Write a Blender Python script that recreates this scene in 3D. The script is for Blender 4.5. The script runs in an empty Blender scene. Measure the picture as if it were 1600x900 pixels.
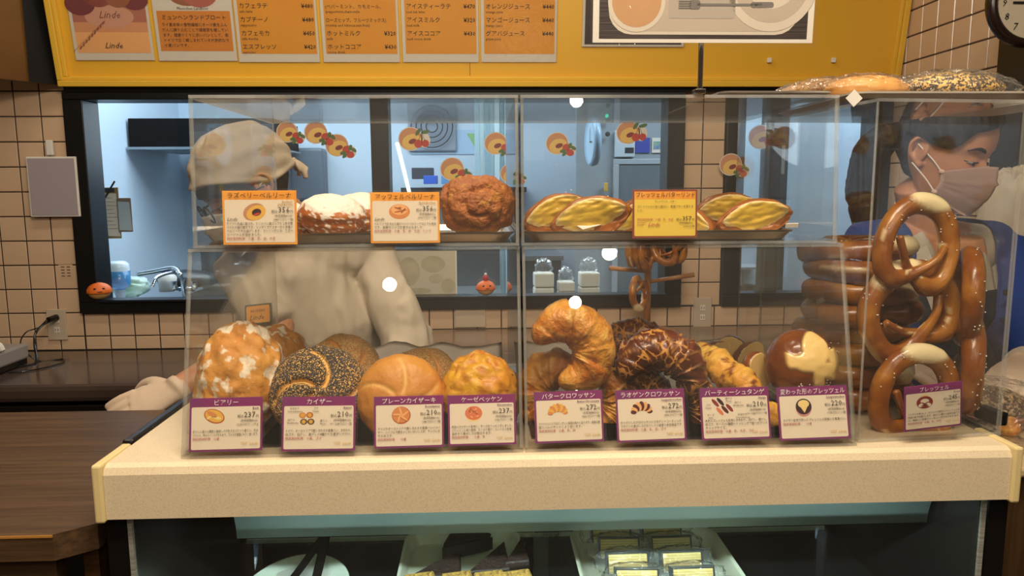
import bpy, bmesh, math, random
from mathutils import Vector, Matrix, noise, Euler
S = bpy.context.scene
C = S.collection
PI = math.pi
random.seed(7)

# ---------------------------------------------------------------- camera
EYE = Vector((0, 0, 1.5))
PITCH, YAW, ROLL = math.radians(7.7), math.radians(2.3), math.radians(0.3)
cam = bpy.data.objects.new('camera', bpy.data.cameras.new('camera'))
C.objects.link(cam); S.camera = cam
cam.data.sensor_width = 36; cam.data.lens = 36 * 1155 / 1600
cam.data.clip_start = 0.02; cam.data.clip_end = 60
fwd = Vector((math.sin(YAW)*math.cos(PITCH), math.cos(YAW)*math.cos(PITCH), -math.sin(PITCH)))
rgt = fwd.cross(Vector((0, 0, 1))).normalized(); upv = rgt.cross(fwd)
R_ = rgt*math.cos(ROLL) - upv*math.sin(ROLL); U_ = upv*math.cos(ROLL) + rgt*math.sin(ROLL)
M = Matrix((R_, U_, -fwd)).transposed().to_4x4(); M.translation = EYE
cam.matrix_world = M

# ---------------------------------------------------------------- world, lights, exposure
S.view_settings.view_transform = 'Standard'; S.view_settings.look = 'None'
S.view_settings.gamma = 1; S.view_settings.use_curve_mapping = False
S.view_settings.exposure = 0.0
S.cycles.transparent_max_bounces = 40
S.cycles.max_bounces = 8
w = bpy.data.worlds.new('world'); S.world = w; w.use_nodes = True
w.node_tree.nodes['Background'].inputs[0].default_value = (1.0, 0.80, 0.60, 1)
w.node_tree.nodes['Background'].inputs[1].default_value = 0.10

def lamp(name, kind, loc, energy, color, size=0.1, target=None, sizey=None, spot=None):
    l = bpy.data.lights.new(name, kind); l.energy = energy; l.color = color
    if kind == 'AREA':
        l.size = size
        if sizey: l.shape = 'RECTANGLE'; l.size_y = sizey
        else: l.shape = 'DISK'
    else: l.shadow_soft_size = size
    if spot: l.spot_size = spot; l.spot_blend = 0.6
    o = bpy.data.objects.new(name, l); C.objects.link(o); o.location = loc
    if target is not None:
        o.rotation_euler = (Vector(target)-Vector(loc)).to_track_quat('-Z', 'Y').to_euler()
    return o
WARM = (1.0, 0.87, 0.70)
# ceiling downlights over the customers' side (they also show as reflections in the acrylic)
for i, (x, y, z, e) in enumerate([(-0.75, -0.55, 2.55, 7), (0.35, -0.55, 2.55, 7), (1.3, -0.9, 2.6, 5), (-1.7, -0.3, 2.6, 6),
                                  (0.85, -1.3, 2.7, 4), (0.75, -2.1, 2.7, 4), (0.65, -3.0, 2.7, 4), (-0.6, -2.6, 2.7, 4)]):
    lamp('downlight', 'POINT', (x, y, z), e*2.2, WARM, 0.045)
# lamps over the counter and the staff aisle
lamp('counter_lamp', 'AREA', (0.1, 0.35, 2.75), 37, WARM, 0.9, (0.1, 1.1, 1.1), 0.3)
lamp('aisle_lamp', 'AREA', (-0.5, 2.1, 2.95), 19, WARM, 2.2, (-0.5, 2.0, 0.8), 0.2)
# cold tubes of the kitchen and the showcase, plus an added fill
lamp('kitchen_fill', 'POINT', (-1.0, 4.3, 1.9), 9, (0.8, 0.9, 1.0), 0.3)  # added fill that evens out the kitchen walls, no lamp hangs here
lamp('kitchen_tube', 'AREA', (-0.9, 4.1, 2.6), 66, (0.74, 0.88, 1.0), 2.6, (-0.9, 4.15, 0), 1.2)
lamp('kitchen_tube', 'AREA', (1.6, 3.5, 2.62), 40, (0.74, 0.88, 1.0), 1.4, (1.6, 3.75, 0), 0.4)

# ---------------------------------------------------------------- helpers
def at(px, py, Y):
    d = fwd*1155 + R_*(px-800) - U_*(py-450)
    return EYE + d*(Y/d.y)
def hexc(h):
    v = [int(h[i:i+2], 16)/255 for i in (0, 2, 4)]
    return tuple((c/12.92 if c <= 0.04045 else ((c+0.055)/1.055)**2.4) for c in v) + (1,)

def mat(name, col, rough=0.5, metal=0.0, col2=None, scale=8.0, bump=0.0, bscale=60.0, emit=0.0, stretch=None, spec=0.5, mask=None, mbreak=0, detail=4, lo=0.35, hi=0.65, trans=0, sub=0, coat=0):
    """principled with optional two-tone noise, bump and a 'mask' attribute that mixes in a third colour"""
    m = bpy.data.materials.new(name); m.use_nodes = True
    nt = m.node_tree; b = nt.nodes['Principled BSDF']; L = nt.links.new; N = nt.nodes.new
    b.inputs['Roughness'].default_value = rough; b.inputs['Metallic'].default_value = metal
    b.inputs['Specular IOR Level'].default_value = spec
    b.inputs['Transmission Weight'].default_value = trans
    b.inputs['Coat Weight'].default_value = coat
    if sub:
        b.inputs['Subsurface Weight'].default_value = sub; b.inputs['Subsurface Radius'].default_value = (0.01, 0.004, 0.002)
    c = hexc(col)
    tc = N('ShaderNodeTexCoord'); mp = N('ShaderNodeMapping'); L(tc.outputs['Object'], mp.inputs[0])
    if stretch: mp.inputs['Scale'].default_value = stretch
    out = None
    if col2:
        n = N('ShaderNodeTexNoise'); n.inputs['Scale'].default_value = scale; n.inputs['Detail'].default_value = detail
        L(mp.outputs[0], n.inputs['Vector'])
        r = N('ShaderNodeValToRGB'); r.color_ramp.elements[0].position = lo; r.color_ramp.elements[1].position = hi
        r.color_ramp.elements[0].color = c; r.color_ramp.elements[1].color = hexc(col2)
        L(n.outputs['Fac'], r.inputs[0]); out = r.outputs[0]
    if mask:
        a = N('ShaderNodeAttribute'); a.attribute_name = 'mask'
        mx = N('ShaderNodeMix'); mx.data_type = 'RGBA'
        if out: L(out, mx.inputs[6])
        else: mx.inputs[6].default_value = c
        mx.inputs[7].default_value = hexc(mask); 
        if mbreak:
            nb_ = N('ShaderNodeTexNoise'); nb_.inputs['Scale'].default_value = mbreak; nb_.inputs['Detail'].default_value = 6; L(tc.outputs['Object'], nb_.inputs['Vector'])
            sm_ = N('ShaderNodeMath'); sm_.operation = 'MULTIPLY_ADD'; L(nb_.outputs['Fac'], sm_.inputs[0]); sm_.inputs[1].default_value = 2.2; L(a.outputs['Fac'], sm_.inputs[2])
            mr = N('ShaderNodeMapRange'); mr.interpolation_type = 'SMOOTHSTEP'; mr.inputs['From Min'].default_value = 1.35; mr.inputs['From Max'].default_value = 1.95; L(sm_.outputs[0], mr.inputs['Value']); L(mr.outputs[0], mx.inputs[0])
        else: L(a.outputs['Fac'], mx.inputs[0])
        out = mx.outputs[2]
    if out: L(out, b.inputs['Base Color'])
    else: b.inputs['Base Color'].default_value = c
    if emit:
        b.inputs['Emission Strength'].default_value = emit
        if out: L(out, b.inputs['Emission Color'])
        else: b.inputs['Emission Color'].default_value = c
    if bump:
        n2 = N('ShaderNodeTexNoise'); n2.inputs['Scale'].default_value = bscale; n2.inputs['Detail'].default_value = 5
        L(mp.outputs[0], n2.inputs['Vector'])
        bp = N('ShaderNodeBump'); bp.inputs['Strength'].default_value = bump; bp.inputs['Distance'].default_value = 0.004
        L(n2.outputs['Fac'], bp.inputs['Height']); L(bp.outputs[0], b.inputs['Normal'])
    return m

def seed_mat(name, base, base2, seed, seed2, scale=420, amount=0.75, rough=0.6):
    """bread crust under a dense coat of seeds; 'mask' marks the bare cuts"""
    m = bpy.data.materials.new(name); m.use_nodes = True
    nt = m.node_tree; b = nt.nodes['Principled BSDF']; L = nt.links.new; N = nt.nodes.new
    b.inputs['Roughness'].default_value = rough
    tc = N('ShaderNodeTexCoord')
    v = N('ShaderNodeTexVoronoi'); v.inputs['Scale'].default_value = scale; L(tc.outputs['Object'], v.inputs['Vector'])
    sep = N('ShaderNodeSeparateColor'); L(v.outputs['Color'], sep.inputs[0])
    n = N('ShaderNodeTexNoise'); n.inputs['Scale'].default_value = 25; L(tc.outputs['Object'], n.inputs['Vector'])
    a = N('ShaderNodeAttribute'); a.attribute_name = 'mask'
    def mth(op, x, y):
        k = N('ShaderNodeMath'); k.operation = op
        for i, q in enumerate((x, y)):
            if isinstance(q, (int, float)): k.inputs[i].default_value = q
            else: L(q, k.inputs[i])
        return k.outputs[0]
    thr = mth('SUBTRACT', mth('ADD', amount-0.25, mth('MULTIPLY', n.outputs['Fac'], 0.5)), mth('MULTIPLY', a.outputs['Fac'], 1.1))
    isseed = mth('LESS_THAN', sep.outputs[0], thr)
    r = N('ShaderNodeMix'); r.data_type = 'RGBA'; r.inputs[6].default_value = hexc(base); r.inputs[7].default_value = hexc(base2); L(n.outputs['Fac'], r.inputs[0])
    s2 = N('ShaderNodeMix'); s2.data_type = 'RGBA'; s2.inputs[6].default_value = hexc(seed); s2.inputs[7].default_value = hexc(seed2); L(sep.outputs[1], s2.inputs[0])
    f = N('ShaderNodeMix'); f.data_type = 'RGBA'; L(isseed, f.inputs[0]); L(r.outputs[2], f.inputs[6]); L(s2.outputs[2], f.inputs[7])
    L(f.outputs[2], b.inputs['Base Color'])
    bp = N('ShaderNodeBump'); bp.inputs['Strength'].default_value = 0.8; bp.inputs['Distance'].default_value = 0.002
    L(mth('MULTIPLY', isseed, mth('SUBTRACT', 1.0, v.outputs['Distance'])), bp.inputs['Height']); L(bp.outputs[0], b.inputs['Normal'])
    return m

def clear_mat(name, tint=(1, 1, 1), ior=1.49, haze=0.0, rough=0.0, hazecol=(1, 1, 1, 1), bump=0, bscale=20, bdist=0.002, gl=1.0):
    """thin clear sheet: transparent with a Fresnel reflection and a little surface haze"""
    m = bpy.data.materials.new(name); m.use_nodes = True
    nt = m.node_tree; L = nt.links.new; N = nt.nodes.new
    nt.nodes.remove(nt.nodes['Principled BSDF']); out = nt.nodes['Material Output']
    t = N('ShaderNodeBsdfTransparent'); t.inputs[0].default_value = (*tint, 1)
    g = N('ShaderNodeBsdfGlossy'); g.inputs['Roughness'].default_value = rough; g.inputs[0].default_value = (gl, gl, gl, 1)
    fr = N('ShaderNodeFresnel')   # thin sheet: the same reflectance from both sides
    ge = N('ShaderNodeNewGeometry'); iv = N('ShaderNodeMix'); iv.data_type = 'FLOAT'
    iv.inputs[2].default_value = ior; iv.inputs[3].default_value = 1/ior
    L(ge.outputs['Backfacing'], iv.inputs[0]); L(iv.outputs[0], fr.inputs[0])
    mx = N('ShaderNodeMixShader'); L(fr.outputs[0], mx.inputs[0])
    base = t.outputs[0]
    if haze:
        d = N('ShaderNodeBsdfDiffuse'); d.inputs[0].default_value = hazecol
        m2 = N('ShaderNodeMixShader'); L(t.outputs[0], m2.inputs[1]); L(d.outputs[0], m2.inputs[2])
        tc = N('ShaderNodeTexCoord'); mp = N('ShaderNodeMapping'); mp.inputs['Scale'].default_value = (3, 3, 1); L(tc.outputs['Object'], mp.inputs[0])
        n = N('ShaderNodeTexNoise'); n.inputs['Scale'].default_value = 3; n.inputs['Detail'].default_value = 6; L(mp.outputs[0], n.inputs['Vector'])
        k = N('ShaderNodeMath'); k.operation = 'MULTIPLY'; k.inputs[1].default_value = haze*2; L(n.outputs['Fac'], k.inputs[0])
        L(k.outputs[0], m2.inputs[0]); base = m2.outputs[0]
    L(base, mx.inputs[1]); L(g.outputs[0], mx.inputs[2]); L(mx.outputs[0], out.inputs[0])
    if bump:
        tc2 = N('ShaderNodeTexCoord'); n2 = N('ShaderNodeTexNoise'); n2.inputs['Scale'].default_value = bscale; n2.inputs['Detail'].default_value = 3
        n2.inputs['Distortion'].default_value = 1.5
        L(tc2.outputs['Object'], n2.inputs['Vector'])
        bp = N('ShaderNodeBump'); bp.inputs['Strength'].default_value = bump; bp.inputs['Distance'].default_value = bdist
        L(n2.outputs['Fac'], bp.inputs['Height']); L(bp.outputs[0], g.inputs['Normal']); L(bp.outputs[0], fr.inputs['Normal'])
    return m

def wood_mat(name, c1, c2, rough=0.4, stretch=(1.2, 30, 30), bump=0.15, scale=4):
    return mat(name, c1, rough, col2=c2, scale=scale, stretch=stretch, bump=bump, bscale=12, detail=8, lo=0.3, hi=0.7)

def obj(name, me, m=None, parent=None, loc=None, rot=None, smooth=None):
    """link mesh data (or a bmesh) as one object"""
    if isinstance(me, bmesh.types.BMesh):
        bm = me; me = bpy.data.meshes.new(name); bm.to_mesh(me); bm.free()
    if m is not None:
        for q in (m if isinstance(m, (list, tuple)) else [m]): me.materials.append(q)
    if smooth is not None:
        me.polygons.foreach_set('use_smooth', [smooth]*len(me.polygons))
    o = bpy.data.objects.new(name, me); C.objects.link(o)
    if parent: o.parent = parent
    if loc is not None: o.location = loc
    if rot is not None: o.rotation_euler = rot
    return o
def tag(o, label, cat, group=None, kind=None):
    if label: o['label'] = label
    if cat: o['category'] = cat
    if group: o['group'] = group
    if kind: o['kind'] = kind
    return o
def thing(name, label, cat, loc=(0, 0, 0), rot=(0, 0, 0), group=None):
    o = bpy.data.objects.new(name, None); C.objects.link(o); o.empty_display_size = 0.02
    o.location = loc; o.rotation_euler = rot
    return tag(o, label, cat, group)
def struct(o): o['kind'] = 'structure'; return o
def copy_tree(o, parent=None):
    c = o.copy(); C.objects.link(c); c.parent = parent
    for ch in list(o.children): copy_tree(ch, c)
    return c

def box(bm, c, s, bev=0.0, rot=None, mi=0, seg=2):
    r = bmesh.ops.create_cube(bm, size=1.0)
    mtx = Matrix.Translation(c) @ (Euler(rot).to_matrix().to_4x4() if rot else Matrix()) @ Matrix.Diagonal((*s, 1))
    bmesh.ops.transform(bm, matrix=mtx, verts=r['verts'])
    fs = list({f for v in r['verts'] for f in v.link_faces})
    for f in fs: f.material_index = mi
    if bev:
        es = list({e for v in r['verts'] for e in v.link_edges})
        k = bmesh.ops.bevel(bm, geom=es, offset=bev, segments=seg, affect='EDGES', profile=0.5)
        for f in k['faces']: f.material_index = mi
    return bm
def B(c, s, bev=0.0, rot=None): return box(bmesh.new(), c, s, bev, rot)
def B2(lo, hi, bev=0.0, bm=None, mi=0):
    bm = bm or bmesh.new()
    return box(bm, [(a+b)/2 for a, b in zip(lo, hi)], [b-a for a, b in zip(lo, hi)], bev, None, mi)
def cyl(bm, p, q, r1, r2=None, seg=20, cap=True, mi=0):
    p, q = Vector(p), Vector(q); d = q-p; r2 = r1 if r2 is None else r2
    r = bmesh.ops.create_cone(bm, cap_ends=cap, segments=seg, radius1=r1, radius2=r2, depth=d.length)
    bmesh.ops.transform(bm, matrix=Matrix.Translation((p+q)/2) @ d.to_track_quat('Z', 'Y').to_matrix().to_4x4(), verts=r['verts'])
    for f in {f for v in r['verts'] for f in v.link_faces}: f.material_index = mi
    return bm
def lathe(prof, seg=28, bm=None):
    """prof: (radius, z) pairs"""
    bm = bm or bmesh.new(); rings = []
    for r, z in prof:
        if r < 1e-6: rings.append([bm.verts.new((0, 0, z))])
        else: rings.append([bm.verts.new((r*math.cos(2*PI*i/seg), r*math.sin(2*PI*i/seg), z)) for i in range(seg)])
    for a, b in zip(rings, rings[1:]):
        for i in range(seg):
            j = (i+1) % seg
            if len(a) == 1 and len(b) == 1: continue
            if len(a) == 1: bm.faces.new((a[0], b[i], b[j])) if False else bm.faces.new((a[0], b[j], b[i]))
            elif len(b) == 1: bm.faces.new((a[i], a[j], b[0]))
            else: bm.faces.new((a[i], a[j], b[j], b[i]))
    bmesh.ops.recalc_face_normals(bm, faces=bm.faces)
    return bm
def catmull(pts, n=8, closed=False):
    P = [Vector(p) for p in pts]; out = []
    m = len(P)
    for i in range(m if closed else m-1):
        g = lambda k: P[k % m] if closed else P[max(0, min(m-1, k))]
        a, b, c, d = g(i-1), g(i), g(i+1), g(i+2)
        for j in range(n):
            t = j/n
            out.append(0.5*((2*b)+(c-a)*t+(2*a-5*b+4*c-d)*t*t+(3*b-3*c+d-a)*t**3))
    if not closed: out.append(P[-1])
    return out
def tube(bm, pts, rad, seg=12, flat=1.0, up=(0, 0, 1), cap=True):
    """tube through pts; rad is a number, a list, or (rx, rz) pairs; round ends"""
    pts = [Vector(p) for p in pts]; n = len(pts)
    if isinstance(rad, (int, float)): rad = [rad]*n
    rings = []; up = Vector(up)
    for i, p in enumerate(pts):
        t = (pts[min(i+1, n-1)]-pts[max(i-1, 0)]).normalized()
        s = t.cross(up)
        if s.length < 1e-4: s = t.cross(Vector((1, 0, 0)))
        s.normalize(); k = s.cross(t)
        r = rad[i]; ra, rb = (r if isinstance(r, (tuple, list)) else (r, r*flat))
        rings.append([bm.verts.new(p + s*ra*math.cos(2*PI*j/seg) + k*rb*math.sin(2*PI*j/seg)) for j in range(seg)])
    for a, b in zip(rings, rings[1:]):
        for j in range(seg):
            q = (j+1) % seg; bm.faces.new((a[j], a[q], b[q], b[j]))
    if cap:
        for ring, e, o2 in ((rings[0], pts[0], pts[1]), (rings[-1], pts[-1], pts[-2])):
            r = rad[0] if ring is rings[0] else rad[-1]; r = min(r) if isinstance(r, (tuple, list)) else r
            v = bm.verts.new(e+(e-o2).normalized()*r*0.6)
            for j in range(seg): bm.faces.new((ring[j], ring[(j+1) % seg], v))
    bmesh.ops.recalc_face_normals(bm, faces=bm.faces)
    return bm
def surf(name, fn, nu, nv):
    """closed surface u around, v pole to pole; fn(u, v) -> (x, y, z, mask); mask goes to a point attribute"""
    vs, mk, fs = [], [], []
    for j in range(nv+1):
        v = j/nv
        for i in range(1 if j in (0, nv) else nu):
            x, y, z, m = fn(i/nu, v); vs.append((x, y, z)); mk.append(m)
    idx = lambda i, j: 0 if j == 0 else (1+(nv-1)*nu if j == nv else 1+(j-1)*nu+i % nu)
    for j in range(nv):
        for i in range(nu):
            if j == 0: fs.append((idx(0, 0), idx(i+1, 1), idx(i, 1)))
            elif j == nv-1: fs.append((idx(i, j), idx(i+1, j), idx(0, nv)))
            else: fs.append((idx(i, j), idx(i+1, j), idx(i+1, j+1), idx(i, j+1)))
    me = bpy.data.meshes.new(name); me.from_pydata(vs, [], fs)
    at_ = me.attributes.new('mask', 'FLOAT', 'POINT'); at_.data.foreach_set('value', mk)
    bm = bmesh.new(); bm.from_mesh(me); bmesh.ops.recalc_face_normals(bm, faces=bm.faces); bm.to_mesh(me); bm.free()
    me.polygons.foreach_set('use_smooth', [True]*len(me.polygons))
    return me
def nz(x, y, z, s, seed=0.0, oct=3):
    return noise.fractal(Vector((x*s+seed, y*s+seed*1.7, z*s-seed)), 1.0, 2.0, oct, noise_basis='PERLIN_ORIGINAL')
def poly(bm, pts, z=0.0, mi=0):
    f = bm.faces.new([bm.verts.new((x, y, z)) for x, y in pts]); f.material_index = mi
    f.normal_update()
    if f.normal.z < 0: f.normal_flip()
    return f
def ell(cx, cy, rx, ry, n=24, a=0.0):
    return [(cx+rx*math.cos(t)*math.cos(a)-ry*math.sin(t)*math.sin(a), cy+rx*math.cos(t)*math.sin(a)+ry*math.sin(t)*math.cos(a)) for t in (2*PI*i/n for i in range(n))]
def rrect(x0, y0, x1, y1, r, n=5):
    out = []
    for cx, cy, a in ((x1-r, y1-r, 0), (x0+r, y1-r, PI/2), (x0+r, y0+r, PI), (x1-r, y0+r, 1.5*PI)):
        out += [(cx+r*math.cos(a+PI/2*i/n), cy+r*math.sin(a+PI/2*i/n)) for i in range(n+1)]
    return out
_tc = {}
def text_geo(s, res=1):
    """2-D outline mesh of a string at size 1: (verts, faces, width)"""
    if s not in _tc:
        cu = bpy.data.curves.new('t', 'FONT'); cu.body = s; cu.size = 1; cu.resolution_u = res
        o = bpy.data.objects.new('t', cu); C.objects.link(o); bpy.context.view_layer.update()
        me = bpy.data.meshes.new_from_object(o.evaluated_get(bpy.context.evaluated_depsgraph_get()))
        vs = [(v.co.x, v.co.y) for v in me.vertices]; fs = [tuple(p.vertices) for p in me.polygons]
        xs = [v[0] for v in vs] or [0]
        _tc[s] = (vs, fs, max(xs)); bpy.data.objects.remove(o); bpy.data.meshes.remove(me); bpy.data.curves.remove(cu)
    return _tc[s]
def lettering(items, mats, name='lettering', parent=None, z=0.0):
    """items: (string, x, y, size, material index, align l/c/r, max width or None, shear)"""
    V, Fc, mi = [], [], []
    for it in items:
        s, x, y, size, k, al = it[:6]; mw = it[6] if len(it) > 6 else None; sh = it[7] if len(it) > 7 else 0
        vs, fs, wd = text_geo(s); sx = size
        if mw and wd*size > mw: sx = mw/wd
        if mw and al == 'f': sx = mw/wd
        ox = x - (wd*sx/2 if al == 'c' else wd*sx if al == 'r' else 0)
        b = len(V); V += [(ox+a*sx+c*size*sh, y+c*size, z) for a, c in vs]
        Fc += [tuple(b+q for q in f) for f in fs]; mi += [k]*len(fs)
    me = bpy.data.meshes.new(name); me.from_pydata(V, [], Fc)
    for m in mats: me.materials.append(m)
    me.polygons.foreach_set('material_index', mi)
    return obj(name, me, None, parent)
def face_up(me_or_bm): return me_or_bm
def remeshed(bm, voxel, it=3, name='m'):
    """one continuous skin around everything in bm"""
    me = bpy.data.meshes.new(name); bm.to_mesh(me); bm.free()
    o = bpy.data.objects.new('t', me); C.objects.link(o)
    md = o.modifiers.new('r', 'REMESH'); md.mode = 'VOXEL'; md.voxel_size = voxel; md.use_smooth_shade = True
    sm = o.modifiers.new('s', 'SMOOTH'); sm.iterations = it; sm.factor = 0.5
    bpy.context.view_layer.update()
    m2 = bpy.data.meshes.new_from_object(o.evaluated_get(bpy.context.evaluated_depsgraph_get()))
    bpy.data.objects.remove(o); m2.name = name
    m2.polygons.foreach_set('use_smooth', [True]*len(m2.polygons))
    return m2
def displace(me, f):
    N_ = [v.normal.copy() for v in me.vertices]; P_ = [v.co.copy() for v in me.vertices]; out = []
    for q, n in zip(P_, N_): out += list(q+n*f(q))
    me.vertices.foreach_set('co', out); me.update()
def ball(bm, c, s, rot=None, seg=20):
    r = bmesh.ops.create_uvsphere(bm, u_segments=seg, v_segments=seg//2+2, radius=1.0)
    bmesh.ops.transform(bm, matrix=Matrix.Translation(c) @ (Euler(rot).to_matrix().to_4x4() if rot else Matrix()) @ Matrix.Diagonal((*s, 1)), verts=r['verts'])
    return bm
# ================================================================ materials
M_tile = mat('glazed_tile', 'd3b596', 0.22, col2='c9aa8b', scale=3)
M_grout = mat('dark_grout', '2a221d', 0.9)
M_black = mat('black_frame', '0d0d0f', 0.35)
M_yellow = mat('yellow_enamel', 'dfab34', 0.35)
M_kit = mat('kitchen_wall', 'c3d3e0', 0.6)
M_white = mat('white_plastic', 'ddd8cf', 0.4)
M_paper = mat('white_paper', 'd9d0c3', 0.7)
M_steel = mat('brushed_steel', 'b0aba3', 0.28, metal=1.0, bump=0.05, bscale=40)
M_chrome = mat('chrome', 'd0d0d0', 0.1, metal=1.0)
M_darkwood = wood_mat('dark_brown_laminate', '5a3c22', '35210f', 0.35)
M_counter = mat('brown_counter_top', '4b3c34', 0.14, col2='40332d', scale=3)
M_dark = mat('black_lacquer', '14110f', 0.25)
M_cream = mat('speckled_cream_laminate', 'dcc9a8', 0.35, col2='cfba96', scale=700, detail=2, lo=0.52, hi=0.62)
M_cap = mat('pale_yellow_end_cap', 'dcc58c', 0.4)
M_floor = mat('brown_floor', '3a2c22', 0.4)
M_ceil = mat('warm_white_ceiling', 'c9c0b0', 0.8)
M_glass = clear_mat('window_glass', (0.96, 0.98, 0.98), 1.45)
M_acry = clear_mat('clear_acrylic', (0.975, 0.975, 0.965), 1.40, 0.012, 0.0, (1, 0.95, 0.86, 1), gl=.62)
M_acedge = clear_mat('acrylic_edge', (0.82, 0.80, 0.74), 1.49, 0.20, 0.05, (0.95, 0.93, 0.86, 1))
M_sleeve = clear_mat('clear_sleeve', (0.98, 0.98, 0.97), 1.5, 0.01, 0.03, bump=0.5, bscale=14, bdist=0.004)
M_film = clear_mat('crinkled_film', (0.98, 0.98, 0.97), 1.5, 0.02, 0.08, bump=1.0, bscale=45, bdist=0.008)
M_ink = mat('black_ink', '16100e', 0.6); M_red = mat('red_ink', 'a8243a', 0.6)
M_magenta = mat('purple_print', '8a2a66', 0.45, col2='7a2d6a', scale=12)
M_card = mat('ivory_card', 'ead9c0', 0.5); M_whiteink = mat('white_ink', 'f5e9e4', 0.6)
M_orange = mat('orange_print', 'f09a2c', 0.45, col2='f3a63f', scale=14)
M_yellowcard = mat('yellow_card', 'e8c54a', 0.45); M_brownedge = mat('brown_print', '8e3c22', 0.5)
M_gold = mat('gold_ink', 'cfa23c', 0.5); M_purpleink = mat('purple_ink', '6d1f63', 0.5)
M_bl = {k: mat('print_'+k, k, 0.55) for k in ('d98a4e', 'b8622f', 'e8b24a', 'f3d38a', '5a1f1c', '3b1b22', '8b2f2a', 'c4402f', '44662c', 'c58a63', 'e9c9a6', '9a5b3a', '8a7a6a', '4a4038', 'c9bba8', 'a79a8b', 'f0b070', 'e07a50', '241a1c', 'cc8a80', 'b06050')}
M_bread_ph = M_bl

# ================================================================ setting
WY = 3.0
bm = bmesh.new()
B2((-4, WY, 0), (-1.606, WY+0.12, 2.75), bm=bm); B2((-1.606, WY, 0), (0.815, WY+0.12, 1.012), bm=bm)
B2((-1.606, WY, 1.88), (0.815, WY+0.12, 2.75), bm=bm); B2((0.815, WY, 0), (0.985, WY+0.12, 2.75), bm=bm)
B2((0.985, WY, 0), (1.66, WY+0.12, 1.012), bm=bm); B2((0.985, WY, 1.88), (1.66, WY+0.12, 2.75), bm=bm)
wall = struct(obj('wall_back', bm, M_grout))
bm = B2((1.664, 2.30, 0), (1.78, WY+0.12, 2.75)); wallr = struct(obj('wall_right', bm, M_grout))
struct(obj('floor', B2((-4, -4, -0.05), (4, 6, 0)), M_floor))
struct(obj('ceiling', B2((-4, -4, 3.1), (4, 2.2, 3.15)), M_ceil))
struct(obj('wall_front', B2((-4, -4.1, 0), (4, -4, 3.1)), mat('far_shop_front', '4a3a2c', 0.7, col2='80654a', scale=1.2)))
struct(obj('wall_left', B2((-4.1, -4, 0), (-4, 3.1, 3.1)), mat('side_plaster', 'a58c6c', 0.8)))
# tiles: each is its own piece of the wall
def tile_mesh(sx, sz):
    bm = bmesh.new(); a, c, t = sx/2, sz/2, 0.0022
    o = [(-a, 0, -c), (a, 0, -c), (a, 0, c), (-a, 0, c)]; i = [(-a+t, -t*1.4, -c+t), (a-t, -t*1.4, -c+t), (a-t, -t*1.4, c-t), (-a+t, -t*1.4, c-t)]
    O = [bm.verts.new(p) for p in o]; I = [bm.verts.new(p) for p in i]
    bm.faces.new(I)
    for k in range(4): bm.faces.new((O[k], O[(k+1) % 4], I[(k+1) % 4], I[k]))
    bmesh.ops.recalc_face_normals(bm, faces=bm.faces)
    me = bpy.data.meshes.new('tile'); bm.to_mesh(me); bm.free(); me.materials.append(M_tile); return me
PX, PZ, G = 0.0985, 0.0964, 0.004
tmesh = {}
def tile(x0, x1, z0, z1, wl, right=False, y=None):
    sx, sz = round(x1-x0-G, 4), round(z1-z0-G, 4)
    if sx < 0.012 or sz < 0.012: return
    me = tmesh.get((sx, sz)) or tmesh.setdefault((sx, sz), tile_mesh(sx, sz))
    o = bpy.data.objects.new('tile', me); C.objects.link(o); o.parent = wl
    if right: o.location = (1.664-0.0005, (x0+x1)/2, (z0+z1)/2); o.rotation_euler = (random.uniform(-.004, .004), 0, -PI/2+random.uniform(-.004, .004))
    else: o.location = ((x0+x1)/2, WY-0.0005, (z0+z1)/2); o.rotation_euler = (random.uniform(-.004, .004), 0, random.uniform(-.004, .004))
def tiles(xa, xb, za, zb, xph, wl, right=False, pitch=PX):
    k = math.floor((xa-xph)/pitch); x = xph+k*pitch
    while x < xb:
        z = 0.916+PZ*math.floor((za-0.916)/PZ)
        while z < zb:
            tile(max(x, xa), min(x+pitch, xb), max(z, za), min(z+PZ, zb), wl, right); z += PZ
        x += pitch
tiles(-2.10, -1.606, 0.86, 2.08, -1.505, wall)
tiles(-1.606, -0.60, 0.86, 1.010, -1.505, wall)
tiles(-0.60, 1.66, 0.925, 1.010, -0.515, wall)
tiles(0.816, 0.984, 1.012, 1.90, 0.893-PX, wall)
tiles(2.30, 2.995, 0.95, 2.36, 2.341, wallr, True, 0.0955)
# dark post closing the tiled side wall
t = struct(obj('trim_1', B2((1.60, 2.14, 0), (1.79, 2.298, 2.75)), mat('dark_post', '15100d', 0.4)))
# window frames
def frame_box(nm, x0, x1, z0, z1, mull):
    bm = bmesh.new(); y0, y1 = WY-0.025, WY+0.10
    B2((x0, y0, z1-0.035), (x1, y1, z1), 0.003, bm); B2((x0, y0, z0), (x1, y1, z0+0.045), 0.003, bm)
    B2((x0, y0, z0+0.045), (x0+0.075, y1, z1-0.035), 0.003, bm); B2((x1-0.07, y0, z0+0.045), (x1, y1, z1-0.035), 0.003, bm)
    w_ = struct(obj(nm, bm, M_black))
    for (a, b_) in mull: obj('mullion', B2((a, y0+0.012, z0+0.045), (b_, y1-0.01, z1-0.035), 0.002), M_black, w_)
    obj('pane', B2((x0+0.07, WY+0.055, z0+0.04), (x1-0.065, WY+0.059, z1-0.03)), M_glass, w_)
    obj('sill_strip', B2((x0+0.07, WY-0.035, z0+0.045), (x1-0.065, WY+0.04, z0+0.055), 0.001), mat('dark_alu', '2b2d33', 0.3, metal=.6), w_)
    return w_
win1 = frame_box('window_1', -1.606, 0.815, 1.012, 1.88, [(-0.435, -0.365)])
win2 = frame_box('window_2', 0.985, 1.66, 1.012, 1.88, [(1.165, 1.215)])
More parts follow.
